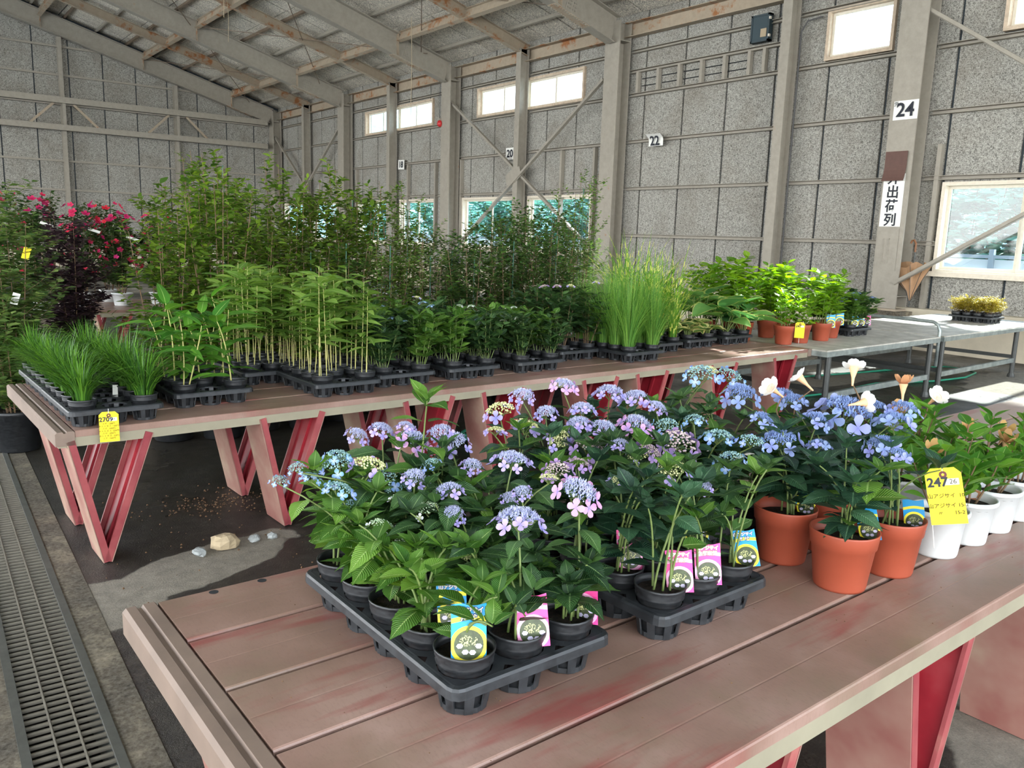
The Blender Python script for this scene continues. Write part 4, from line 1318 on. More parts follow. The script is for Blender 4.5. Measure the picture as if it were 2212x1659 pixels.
LM = {'hyd': leaf_meshes(TM_HYD, 'leaf_hyd'), 'hyd_bright': leaf_meshes(TM_HYD, 'leaf_hyd_bright'), 'hyd_dark': leaf_meshes(TM_HYD, 'leaf_hyd_dark'), 'lily': leaf_meshes(TM_LILY, 'leaf_lily'),
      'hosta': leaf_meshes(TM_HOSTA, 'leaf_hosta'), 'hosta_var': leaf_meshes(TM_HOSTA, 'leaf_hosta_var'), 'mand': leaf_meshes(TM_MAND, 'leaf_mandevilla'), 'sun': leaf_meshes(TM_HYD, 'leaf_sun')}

def orient(d, up=(0, 0, 1)):
    """rotation with +X along d and +Z near up"""
    x = Vector(d).normalized()
    u = Vector(up)
    y = u.cross(x)
    if y.length < 1e-4:
        y = Vector((0, 1, 0)).cross(x)
    y.normalize()
    z = x.cross(y)
    return Matrix((x, y, z)).transposed().to_euler()

def put_leaf(parent, meshes, rg, o, d, L, wid=1.0, roll=0.0):
    up = Vector((rg.uniform(-1, 1) * roll, rg.uniform(-1, 1) * roll, 1))
    return obj('leaf', rg.choice(meshes), parent, o, orient(d, up), (L, L * wid, L))

def bez(a, b, c, n):
    return [tuple((1 - t) ** 2 * a[i] + 2 * t * (1 - t) * b[i] + t * t * c[i] for i in range(3)) for t in [k / (n - 1) for k in range(n)]]

# ------------------------------------------------------------------ flower heads
def octa(c, r):
    c = np.array(c)
    V = c + r * np.array([(1, 0, 0), (-1, 0, 0), (0, 1, 0), (0, -1, 0), (0, 0, 1), (0, 0, -1)])
    F = np.array([(0, 2, 4), (2, 1, 4), (1, 3, 4), (3, 0, 4), (2, 0, 5), (1, 2, 5), (3, 1, 5), (0, 3, 5)])
    return V, F

def head_mesh(mat, seed, nb=95, rb=0.055, fuzzy=True, dome=0.35):
    """unit-radius lacecap disc: tight buds on a dome, hair-fine stamens, ribs below"""
    rs = np.random.RandomState(seed)
    Vs, Fs, Ts, n = [], [], [], 0
    def push(V, F, t):
        nonlocal n
        Vs.append(V); Fs.append(F + n); Ts.append(np.full(len(V), t)); n += len(V)
    for k in range(nb):
        r = math.sqrt((k + 0.5) / nb) * 0.86
        a = k * 2.39996 + rs.uniform(-0.25, 0.25)
        z = dome * (1 - r * r) - 0.1 + rs.uniform(-0.05, 0.05)
        c = (r * math.cos(a), r * math.sin(a), z)
        V, F = octa(c, rb * rs.uniform(0.75, 1.25))
        push(V, F, rs.rand())
        if fuzzy:
            for q in range(4):
                d = np.array([rs.uniform(-1, 1), rs.uniform(-1, 1), rs.uniform(0.5, 1.3)])
                d /= np.linalg.norm(d)
                s = np.cross(d, [0, 0, 1.0]); s /= max(np.linalg.norm(s), 1e-6)
                c0 = np.array(c)
                e = c0 + d * rs.uniform(0.12, 0.2)
                push(np.array([c0 + s * 0.012, c0 - s * 0.012, e - s * 0.012, e + s * 0.012]), np.array([(0, 1, 2), (0, 2, 3)]), rs.uniform(0.5, 1.0))
    me = mesh_np('flower_head', np.vstack(Vs), np.vstack(Fs), mat, None, np.concatenate(Ts), False)
    return me

def ribs_mesh():
    m = MB()
    for k in range(9):
        a = 2 * math.pi * k / 9
        m.tube([(0, 0, -0.55), (0.35 * math.cos(a), 0.35 * math.sin(a), -0.2), (0.8 * math.cos(a), 0.8 * math.sin(a), -0.05)], 0.022, 4, caps=False)
    return m.mesh('stalk', 'stem_green')
RIBS = ribs_mesh()

def floret_mesh(mat, npet=4, cup=0.15, wid=0.95, seed=0):
    """flat flower of rounded petals facing +Z, radius 1"""
    V, F, UV = [], [], []
    for p in range(npet):
        a = 2 * math.pi * p / npet + 0.1 * ((seed + p) % 3)
        ca, sa = math.cos(a), math.sin(a)
        rows = [(0.0, 0.06), (0.3, 0.46), (0.62, 0.78), (0.88, 0.62), (1.0, 0.26)]
        b = len(V)
        for t, w in rows:
            for u in (-1, 0, 1):
                x, y = t, u * w * wid / 2
                z = cup * t * t + 0.05 * abs(u) + 0.004 * p
                V.append((ca * x - sa * y, sa * x + ca * y, z))
                UV.append((0.5 + u / 2, t))
        for i in range(len(rows) - 1):
            for k in range(2):
                F.append((b + i * 3 + k, b + (i + 1) * 3 + k, b + (i + 1) * 3 + k + 1, b + i * 3 + k + 1))
    return mesh_np('floret', np.array(V), np.array(F), mat, np.array(UV))

KINDS = {  # type: bud material, fuzzy, floret material, floret count, floret size
    'lil': ('buds_lilac', True, 'petal_lilac', 7, 0.37), 'pnk': ('buds_lilac', True, 'petal_pink', 7, 0.46), 'blu': ('buds_teal', False, 'petal_blue', 6, 0.33), 'teal': ('buds_teal', False, 'petal_blue', 5, 0.32),
    'grn': ('buds_green', False, 'petal_white', 4, 0.28), 'crm': ('buds_cream', False, 'petal_lilac', 4, 0.40), 'bud': ('buds_cream', False, None, 0, 0), 'mauve': ('buds_mauve', False, 'petal_mauve', 7, 0.42), 'per': ('buds_blue', True, 'petal_periwinkle', 6, 0.48)}
HM, FM = {}, {}
for k, (bmat, fz, pm_, nfl, fs_) in KINDS.items():
    HM[k] = [head_mesh(bmat, 10 + i, 170 if fz else 110, 0.05 if fz else 0.068, fz, 0.50 if fz else 0.45) for i in range(2)]
    if pm_:
        FM[k] = [floret_mesh(pm_, 4, c, 1.05, i) for i, c in enumerate((0.1, 0.28))]
COLOUR = {'lil': 'lilac', 'pnk': 'pink', 'blu': 'blue', 'teal': 'blue green', 'grn': 'greenish white', 'crm': 'cream', 'bud': 'unopened green', 'mauve': 'dusty mauve', 'per': 'periwinkle blue'}

def flower_head(parent, base, pos, kind, r, rg, tilt=None):
    d = Vector((rg.uniform(-0.35, 0.35), rg.uniform(-0.45, 0.25), 1)) if tilt is None else Vector(tilt)
    h = obj('flower_head', rg.choice(HM[kind]), parent, Vector(pos) - Vector(base), d.to_track_quat('Z', 'Y').to_euler(), r)
    obj('stalk', RIBS, h)
    bm, fz, pmat, nfl, fs_ = KINDS[kind]
    if pmat:
        off = rg.uniform(0, 6)
        for k in range(nfl):
            a = off + 2 * math.pi * (k + rg.uniform(-0.25, 0.25)) / nfl
            q = rg.uniform(0.92, 1.12)
            n = Vector((math.cos(a) * 0.9, math.sin(a) * 0.9, rg.uniform(0.25, 0.9)))
            obj('floret', rg.choice(FM[kind]), h, (q * math.cos(a), q * math.sin(a), rg.uniform(-0.30, -0.05)), n.to_track_quat('Z', 'Y').to_euler(), fs_ * rg.uniform(0.85, 1.15))
    return h

# ------------------------------------------------------------------ plant labels and tags
def card_meshes(kind):
    bg, band, pale = ('card_blue', 'card_yellow', 'card_yellow') if kind == 'blue' else ('card_pink', 'card_pale_pink', 'card_pale_pink')
    w, h = 0.058, 0.092
    top = [(-w / 2 + w * i / 8, h / 2 + 0.002 * math.sin(i * 0.9)) for i in range(9)]
    poly = [(-w / 2, -h / 2), (w / 2, -h / 2)] + top[::-1]
    m = MB()
    m.prism(poly, 2, -0.0005, 0.0005, 0)
    for i in range(8):
        x0, x1 = -w / 2 + w * i / 8, -w / 2 + w * (i + 1) / 8
        def yb(x): return 0.019 + 0.10 * x * 0.3 + 0.0022 * math.cos(x * 90)
        m.add([(x0, yb(x0), 0.0007), (x1, yb(x1), 0.0007), (x1, yb(x1) + 0.008, 0.0007), (x0, yb(x0) + 0.008, 0.0007)], [(0, 1, 2, 3)], 1)
    def clip(cx, cy, r, z, mi, nn=26):
        V = []
        for k in range(nn):
            a = 2 * math.pi * k / nn
            V.append((max(-w / 2, min(w / 2, cx + r * math.cos(a))), max(-h / 2, cy + r * math.sin(a)), z))
        m.add(V, [tuple(range(nn))], mi)
    clip(0, -0.019, 0.031, 0.0008, 1)
    clip(0, -0.019, 0.0245, 0.0010, 2)
    rg = random.Random(3)
    for k in range(70):
        a, r = rg.uniform(0, 6.28), 0.015 * math.sqrt(rg.random())
        x, y = r * math.cos(a), -0.012 + 0.6 * r * math.sin(a)
        m.add([(x + 0.0011 * math.cos(q), y + 0.0011 * math.sin(q), 0.0012 + 0.00001 * k) for q in (0, 1.57, 3.14, 4.71)], [(0, 1, 2, 3)], 3)
    for (x, y) in ((-0.015, -0.020), (-0.006, -0.030), (0.006, -0.031), (0.016, -0.021)):
        m.add([(x + 0.0058 * math.cos(q), y + 0.0044 * math.sin(q), 0.0021) for q in (0, 1.05, 2.1, 3.14, 4.2, 5.2)], [(0, 1, 2, 3, 4, 5)], 4)
    return m.mesh('plant_label', [bg, band, 'card_photo', 'card_bud', 'card_floret'])
CARD = {k: card_meshes(k) for k in ('blue', 'pink')}
def card(parent, kind, x, y, z, yaw, lean=0.25, roll=0.0, s=1.0, text=True):
    """picture label stuck in the pot, facing yaw (0 = towards -Y)"""
    e = Matrix.Rotation(yaw, 4, 'Z') @ Matrix.Rotation(math.pi / 2 - lean, 4, 'X') @ Matrix.Rotation(roll, 4, 'Z')
    c = obj('plant_label', CARD[kind], parent, (x, y, z), e.to_euler(), s)
    c['label'] = ('blue and yellow' if kind == 'blue' else 'bright pink') + ' picture label'
    if text:
        t = CARD_T[kind]
        obj('lettering', t[2], c, (0, 0.0365, 0.0009))
        obj('lettering', t[0], c, (0, 0.0365, 0.0014))
        obj('lettering', t[3], c, (0, 0.0245, 0.0009))
        obj('lettering', t[1], c, (0, 0.0245, 0.0014))
    return c
WLAB = MB().box((-0.011, -0.03, -0.0005), (0.011, 0.03, 0.0005)).mesh('white_label', 'white_label')
def white_label(parent, x, y, z, yaw, lean=0.3):
    e = Matrix.Rotation(yaw, 4, 'Z') @ Matrix.Rotation(math.pi / 2 - lean, 4, 'X')
    return obj('white_label', WLAB, parent, (x, y, z), e.to_euler())

def yellow_tag(label, loc, rot, w, h, texts):
    t = empty('price_tag', loc)
    t.rotation_euler = rot
    tag(t, label, 'tag')
    k = 0.012
    m = MB().prism([(-w / 2, -h), (w / 2, -h), (w / 2, -k), (w / 2 - k, 0), (-w / 2 + k, 0), (-w / 2, -k)], 2, -0.0006, 0.0006)
    build('card', m, 'tag_yellow', t)
    build('eyelet', MB().lathe([(0.0028, 0.001), (0.0075, 0.001), (0.0075, 0.0014), (0.0028, 0.0016)], 16, (0, -0.014, 0)), 'tag_eyelet', t)
    build('sticker', MB().box((0.002, -0.036, 0.0007), (w / 2 - 0.006, -0.023, 0.001)), 'white_label', t)
    for me, x, y in texts:
        obj('lettering', me, t, (x, y, 0.0014))
    return t

# ------------------------------------------------------------------ plants
def potted(name, label, cat, group, loc, pot, rz=0.0):
    p = empty(name, loc, rz)
    tag(p, label, cat, group)
    if pot:
        obj('pot', POT[pot], p)
        obj('soil', POT[pot + '_soil'], p)
    return p

HEADS = [(0.898,1.784,0.955,'lil',0.030),(0.945,1.746,0.970,'lil',0.036),(0.982,1.693,0.985,'lil',0.027),(0.988,1.662,0.955,'pnk',0.047),(1.048,1.642,0.975,'lil',0.034),(1.071,1.626,0.950,'lil',0.045),(0.783,1.653,0.950,'blu',0.031),(0.780,1.657,0.930,'blu',0.036),(0.839,1.608,0.930,'crm',0.042),(0.747,1.570,0.900,'blu',0.034),(0.863,1.588,0.900,'teal',0.036),(0.895,1.504,0.920,'lil',0.031),(0.890,1.575,0.875,'teal',0.032),(0.933,1.426,0.905,'lil',0.036),(0.869,1.509,0.870,'grn',0.031),(0.884,1.434,0.870,'grn',0.030),(0.914,1.376,0.870,'lil',0.027),(0.793,1.467,0.840,'grn',0.029),(0.823,1.448,0.810,'grn',0.031),(1.088,1.406,0.955,'lil',0.044),(1.052,1.320,0.910,'lil',0.022),(0.942,1.189,0.910,'lil',0.052),(1.104,1.197,0.935,'pnk',0.048),(0.785,1.351,0.775,'bud',0.015),(0.888,1.294,0.810,'bud',0.017),(0.648,1.664,0.910,'blu',0.018),(0.717,1.651,0.910,'blu',0.025),(1.574,1.793,1.020,'pnk',0.041),(1.431,1.808,1.000,'lil',0.037),(1.694,1.724,1.000,'lil',0.050),(1.762,1.685,0.985,'lil',0.047),(1.508,1.636,0.985,'lil',0.041),(1.447,1.587,0.960,'lil',0.040),(1.500,1.538,0.950,'lil',0.045),(1.605,1.522,0.955,'pnk',0.048),(1.679,1.479,0.950,'teal',0.038),(1.625,1.388,0.930,'mauve',0.054),(1.396,1.483,0.930,'mauve',0.045),(1.334,1.535,0.935,'crm',0.031),(1.474,1.387,0.915,'crm',0.030),(1.456,1.258,0.915,'crm',0.040),(1.510,1.380,0.925,'mauve',0.035),(1.743,1.355,0.940,'teal',0.045),(1.778,1.271,0.940,'teal',0.036),(1.641,1.232,0.920,'teal',0.039),(1.865,1.244,0.940,'per',0.052),(2.131,1.741,1.020,'blu',0.055),(2.240,1.710,1.010,'blu',0.047),(2.167,1.729,1.030,'bud',0.028),(2.110,1.566,0.985,'per',0.058),(2.278,1.522,0.965,'per',0.060),(2.214,1.442,0.975,'per',0.043),(2.245,1.281,0.970,'per',0.085),(2.368,1.266,0.970,'per',0.042),(2.411,1.193,0.975,'per',0.045),(2.289,1.159,0.960,'per',0.054),(2.041,1.063,0.945,'per',0.044),(2.028,1.006,0.930,'per',0.036),(1.299,1.737,0.985,'crm',0.045),(1.321,1.645,0.955,'crm',0.044),(1.345,1.544,0.950,'crm',0.031),(1.181,1.355,0.930,'mauve',0.032),(1.133,1.328,0.925,'bud',0.025),(0.678,1.639,0.940,'teal',0.020),(1.431,1.408,0.945,'lil',0.032),(1.286,1.400,0.920,'mauve',0.029),(1.759,1.451,0.965,'teal',0.033),(1.937,1.351,0.965,'per',0.039),(1.747,1.579,0.975,'lil',0.035),(1.406,1.671,0.980,'lil',0.033),(1.207,1.633,0.960,'crm',0.028),(2.119,1.299,0.955,'per',0.040),(1.036,1.486,0.930,'lil',0.028),(1.041,1.350,0.890,'lil',0.020),(0.773,1.566,0.860,'teal',0.024),(0.946,1.521,0.940,'blu',0.023),(1.942,1.176,0.930,'per',0.032),(1.506,1.200,0.880,'lil',0.026),(1.313,1.285,0.900,'crm',0.024)]

near_plants = []   # (x, y, z, soil height, pot kind, label words)
ROWS = ['front', 'second', 'third', 'fourth', 'back']
COLS = ['left', 'middle', 'right']
c1 = tray('black carry tray of fifteen hydrangeas at the near table end', 0.725, 1.075, 3, 5, math.radians(0.6))
for j in range(5):
    for i in range(3):
        near_plants.append((*c1(i, j), 'black', '%s row %s pot of the tray at the table end' % (ROWS[j], COLS[i])))
c2 = tray('black carry tray of hydrangeas beside the orange pots', 1.235, 1.065, 3, 5, math.radians(1.5))
for j in range(5):
    for i in range(3):
        near_plants.append((*c2(i, j), 'black', '%s row %s pot of the tray beside the orange pots' % (ROWS[j], COLS[i])))
c3 = tray('black carry tray of hydrangeas half hidden behind the orange pots', 1.70, 1.345, 3, 4, math.radians(1.0))
for j in range(4):
    for i in range(3):
        near_plants.append((*c3(i, j), 'black', '%s row %s pot of the tray behind the orange pots' % (ROWS[j], COLS[i])))
for (x, y, w) in ((1.876, 1.043, 'in the nearest orange pot with the broad rim'), (2.075, 1.025, 'in the orange pot beside the white pots'), (1.905, 1.235, 'in the orange pot touching the second tray'), (2.085, 1.225, 'in the orange pot behind the two front orange ones')):
    near_plants.append((x, y, ZT + 0.0005, 'orange', w))

rg = random.Random(77)
heads_of = {i: [] for i in range(len(near_plants))}
for h in HEADS:
    best, bi = 9, None
    for i, p in enumerate(near_plants):
        if len(heads_of[i]) >= (3 if p[3] == 'black' else 6): continue
        if h[3] == 'per' and p[3] == 'black' and h[0] < 2.0 and False: continue
        d = math.hypot(h[0] - p[0], h[1] - p[1]) + (0.25 if (h[3] == 'per') != (p[3] == 'orange') and (h[3] == 'per' or p[3] == 'orange') else 0)
        if d < best: best, bi = d, i
    heads_of[bi].append(h)

CAMDIR = Vector((-0.6, -0.78, 0))
CLEAR = [False]
def hyd_stem(p, base, mb, top, rg, meshes, size, soil, nodes, crown=False, bare=0.3):
    """a stem from the soil to top (world) with opposite leaf pairs; leaves are objects"""
    b0 = Vector(base)
    a = Vector((rg.uniform(-0.02, 0.02), rg.uniform(-0.02, 0.02), soil))
    e = Vector(top) - b0
    mid = a * 0.55 + e * 0.45 + Vector((-(e.x - a.x) * 0.25, -(e.y - a.y) * 0.25, 0.06))
    pts = bez(a, mid, e, 8)
    mb.tube(pts, [0.0029 - 0.0011 * k / 7 for k in range(8)], 5, caps=False)
    ph = rg.uniform(0, 3.14)
    for k in range(nodes):
        t = bare + ((0.97 if crown else 0.84) - bare) * (k + rg.uniform(-0.15, 0.15)) / max(1, nodes - 1)
        t = max(0.12, min(0.99, t))
        q = [(1 - t) ** 2 * a[i] + 2 * t * (1 - t) * mid[i] + t * t * e[i] for i in range(3)]
        an = ph + k * math.pi / 2
        up = (0.45 if k < nodes - 2 else 0.22) if not crown else (0.45 if k < nodes - 1 else 1.1)
        L = size * (1.0 - 0.28 * abs(2 * k / max(1, nodes - 1) - 0.9)) * rg.uniform(0.8, 1.15)
        for s in (0, math.pi):
            d = Vector((math.cos(an + s), math.sin(an + s), up * rg.uniform(0.4, 1.2) - 0.1))
            if CLEAR[0] and q[2] < CLEAR[0] and d.dot(CAMDIR) > -0.1: continue
            if CLEAR[0] == 0.4 and d.dot(Vector((0.6, -0.8, 0))) > 0.1: continue
            put_leaf(p, meshes, rg, q, d, L * rg.uniform(0.85, 1.1), rg.uniform(0.9, 1.15), 0.35)
    if crown:
        for s in range(4):
            an = ph + s * math.pi / 2 + 0.4
            if CLEAR[0] and e.z < 0.27 and Vector((math.cos(an), math.sin(an), 0)).dot(CAMDIR) > 0: continue
            put_leaf(p, meshes, rg, e, Vector((math.cos(an), math.sin(an), 1.0)), size * 0.55 * rg.uniform(0.8, 1.2), 0.9, 0.2)

CARDS = {0: ('blue', -0.006, -0.020, 0.145, -0.5, 0.22, 0.0, 1.1), 1: ('pink', 0.012, -0.028, 0.132, -0.62, 0.25, 0.10, 1.05), 2: ('pink', 0.035, -0.012, 0.132, -1.15, 0.15, 0.12, 1.05), 3: ('blue', 0.04, -0.02, 0.135, -0.7, 0.4, 0.12, 1.0),
         4: ('pink', 0.03, 0.02, 0.14, -0.5, 0.2, 0.1, 1.0), 15: ('pink', 0.038, -0.018, 0.135, -0.85, 0.15, 0.12, 1.0), 16: ('pink', 0.0, -0.03, 0.135, -0.8, 0.2, 0.10, 1.0), 17: ('blue', 0.03, -0.02, 0.135, -1.0, 0.1, 0.25, 0.95), 18: ('pink', 0.03, 0.0, 0.14, -0.8, 0.2, 0.1, 1.0), 20: ('blue', 0.02, 0, 0.15, -0.8, 0.2, 0.2, 1.0),
         42: ('blue', 0.055, -0.03, 0.16, -1.35, 0.1, 0.3, 0.9), 43: ('blue', 0.055, -0.03, 0.15, -1.3, 0.1, 0.2, 0.9), 44: ('blue', 0.06, -0.02, 0.155, -1.3, 0.1, 0.3, 0.9)}
for i, (x, y, z, pk, where) in enumerate(near_plants):
    hs_ = heads_of[i]
    soil = 0.094 if pk == 'black' else 0.12
    if hs_:
        kinds = sorted(set(h[3] for h in hs_), key=lambda k: -sum(h[4] for h in hs_ if h[3] == k))
        label = '%s lacecap hydrangea, %s' % (COLOUR[kinds[0]], where)
    else:
        label = 'leafy budless hydrangea, %s' % where
    p = potted('potted_hydrangea', label, 'hydrangea', 'hydrangeas on the near table', (x, y, z), pk, 0.0)
    big = pk == 'orange'
    CLEAR[0] = 0.25 if i in (0, 1, 15, 16, 17) else (0.4 if i == 43 else False)
    mset = LM['hyd_dark'] if (big or (i >= 15 and i % 3 == 0)) else (LM['hyd'] if i % 3 else LM['hyd_bright'])
    mb = MB()
    for h in hs_:
        hyd_stem(p, (x, y, z), mb, (h[0], h[1], h[2] - 0.5 * h[4]), rg, mset, 0.122 if big else 0.104, soil, 7 if big else 6, False, 0.16)
        flower_head(p, (x, y, z), h[:3], h[3], h[4] * (0.88 if KINDS[h[3]][1] else 1.0), rg)
    ns = max(2, (6 if big else 4) - len(hs_)) + 1
    for k in range(ns):
        a = rg.uniform(0, 6.28)
        rr = rg.uniform(0.03, 0.085) * (1.4 if big else 1)
        tz = rg.uniform(*((0.15, 0.21), (0.18, 0.25), (0.21, 0.29), (0.24, 0.33), (0.25, 0.35))[i // 3]) if i < 15 else rg.uniform(0.22, 0.36)
        hyd_stem(p, (x, y, z), mb, (x + rr * math.cos(a), y + rr * math.sin(a), z + tz * (1.05 if big else 1)), rg, LM['hyd_bright'] if k == 0 and rg.random() < 0.6 else mset, 0.115 if big else 0.096, soil, 4, True, 0.22)
    if i == 10:
        hyd_stem(p, (x, y, z), mb, (1.02, 1.66, 1.05), rg, LM['hyd_bright'], 0.125, soil, 4, True, 0.55)
    build('stems', mb, 'stem_green', p, smooth=True)
    if i in CARDS:
        kd, cx, cy, cz, yaw, lean, roll, s = CARDS[i]
        card(p, kd, cx, cy, cz, yaw, lean, roll, s, text=i < 20)
    elif i in (9, 12, 30):
        white_label(p, 0.02, -0.03, 0.135, -0.6)

# mandevillas in white pots
FM['mand'] = [floret_mesh('petal_mandevilla', 5, 0.45, 1.35, i) for i in range(2)]
FM['dry'] = [floret_mesh('petal_dry', 5, 1.15, 1.15, i) for i in range(2)]
TRUMP = MB().lathe([(0.0025, -0.055), (0.0045, -0.03), (0.010, -0.008), (0.014, 0.004)], 8).mesh('trumpet', 'trumpet_peach', True)
def mandevilla(x, y, label, flowers, dry, seed, stems=5):
    rg = random.Random(seed)
    p = potted('potted_mandevilla', label, 'mandevilla', 'mandevillas in white pots', (x, y, ZT + 0.0005), 'white')
    mb = MB()
    for k in range(stems):
        a = 6.28 * k / stems + rg.uniform(-0.4, 0.4)
        R, Hh = rg.uniform(0.03, 0.10), rg.uniform(0.22, 0.36)
        s0 = Vector((0.015 * math.cos(a), 0.015 * math.sin(a), 0.11))
        e = Vector((R * math.cos(a), R * math.sin(a), Hh))
        mid = (s0 + e) / 2 + Vector((0.02 * math.cos(a), 0.02 * math.sin(a), 0.03))
        mb.tube(bez(s0, mid, e, 6), [0.0035, 0.0032, 0.003, 0.0025, 0.002, 0.0018], 5, caps=False)
        for q in range(7):
            t = 0.22 + 0.76 * q / 6
            o = [(1 - t) ** 2 * s0[i] + 2 * t * (1 - t) * mid[i] + t * t * e[i] for i in range(3)]
            an = a + q * math.pi / 2 + rg.uniform(-0.3, 0.3)
            for s in (0, math.pi):
                put_leaf(p, LM['mand'], rg, o, Vector((math.cos(an + s), math.sin(an + s), rg.uniform(0.3, 1.1))), rg.uniform(0.055, 0.085), rg.uniform(0.9, 1.1), 0.3)
    for lst, km in ((flowers, 'mand'), (dry, 'dry')):
        for (fx, fy, fz, dx, dy, dz) in lst:
            e = Vector((fx - x, fy - y, fz - ZT))
            mb.tube([(0.01, 0, 0.2), e * 0.7 + Vector((0, 0, 0.06)), e - Vector((dx, dy, dz)).normalized() * 0.05], [0.003, 0.0025, 0.002], 5, caps=False)
            rot = Vector((dx, dy, dz)).to_track_quat('Z', 'Y').to_euler()
            f = obj('flower', rg.choice(FM[km]), p, e, rot, 0.033 if km == 'mand' else 0.028)
            obj('trumpet', TRUMP, f, (0, 0, 0.0), None, 1 / (0.033 if km == 'mand' else 0.028))
    build('stems', mb, 'stem_brown', p, smooth=True)
WY = 1.015
mandevilla(2.32, WY, 'white potted mandevilla beside the large yellow tag', [], [(2.42, 1.10, 0.86, -0.5, -0.4, 0.8)], 1)
mandevilla(2.50, WY, 'second white potted mandevilla from the orange pots', [], [(2.57, 1.05, 0.72, -0.6, -0.5, 0.3)], 2)
mandevilla(2.68, WY + 0.005, 'third white potted mandevilla from the orange pots', [], [(2.72, 1.02, 0.87, -0.3, -0.2, 1), (2.80, 1.06, 0.88, -0.2, -0.3, 1)], 3)
mandevilla(2.87, WY + 0.01, 'white potted mandevilla cut by the picture edge', [], [(2.88, 1.2, 0.85, -0.4, -0.3, 1)], 4, 4)
mandevilla(2.35, 1.24, 'white potted mandevilla of the second row with two open flowers', [(2.22, 1.26, 1.10, 0.5, 0.3, 0.8), (2.26, 1.24, 1.0, 0.8, -0.3, 0.1)], [], 5, 6)
mandevilla(2.54, 1.25, 'white potted mandevilla of the second row with a drooping bloom', [(2.62, 1.20, 0.99, -0.3, -0.5, 0.5)], [(2.50, 1.25, 1.03, 0.1, 0.1, 1), (2.45, 1.24, 0.95, -0.2, -0.4, 0.6)], 6, 6)
mandevilla(2.20, 1.44, 'white potted mandevilla behind the periwinkle hydrangea', [(2.20, 1.42, 1.05, -0.3, 0.5, 0.5), (2.06, 1.42, 1.03, -0.8, 0.2, 0.5)], [], 7, 5)
mandevilla(2.74, 1.26, 'white potted mandevilla of the second row nearest the picture edge', [], [], 8, 5)

tg = yellow_tag('large yellow price tag numbered 247 leaning among white pots', (2.095, 0.925, 0.905), (0, 0, 0), 0.068, 0.116, [(TAG1[0], -0.012, -0.030), (TAG1[1], 0.017, -0.0295), (TAG1[2], 0.0, -0.058), (TAG1[3], 0.002, -0.078), (TAG1[4], 0.006, -0.093)])
tg.rotation_euler = (Matrix.Rotation(math.radians(-62), 4, 'Z') @ Matrix.Rotation(math.radians(76), 4, 'X') @ Matrix.Rotation(math.radians(13), 4, 'Z')).to_euler()
tg.scale = (1.22, 1.22, 1.22)
build('wire', MB().tube([(-0.02, -0.014, -0.002), (-0.03, -0.09, -0.004), (-0.034, -0.165, -0.03)], 0.0008, 4).tube([(0, -0.014, 0), (0.0, 0.015, 0.004)], 0.0006, 4), 'white_label', tg)
t2 = yellow_tag('yellow price tag numbered 2709 hanging from the sedge tray', (0.700, 3.672, 0.672), (math.radians(88), 0, math.radians(-9)), 0.068, 0.116, [(TAG2[0], -0.010, -0.030), (TAG2[1], 0.016, -0.0295)] + [(TAG2[2 + k % 2], -0.002, -0.046 - k * 0.0095) for k in range(7)])
t2.scale = (1.1, 1.1, 1.1)
build('string', MB().tube([(0, -0.014, 0), (0, 0.012, 0.002)], 0.0008, 4), 'white_label', t2)

# ------------------------------------------------------------------ foliage sets for the further plants (meshes made once, shared)
def push_tubes(lines, r0, r1, n=4):
    m = MB()
    for L in lines:
        k = len(L)
        m.tube(L, [r0 + (r1 - r0) * i / (k - 1) for i in range(k)], n, caps=False)
    return m

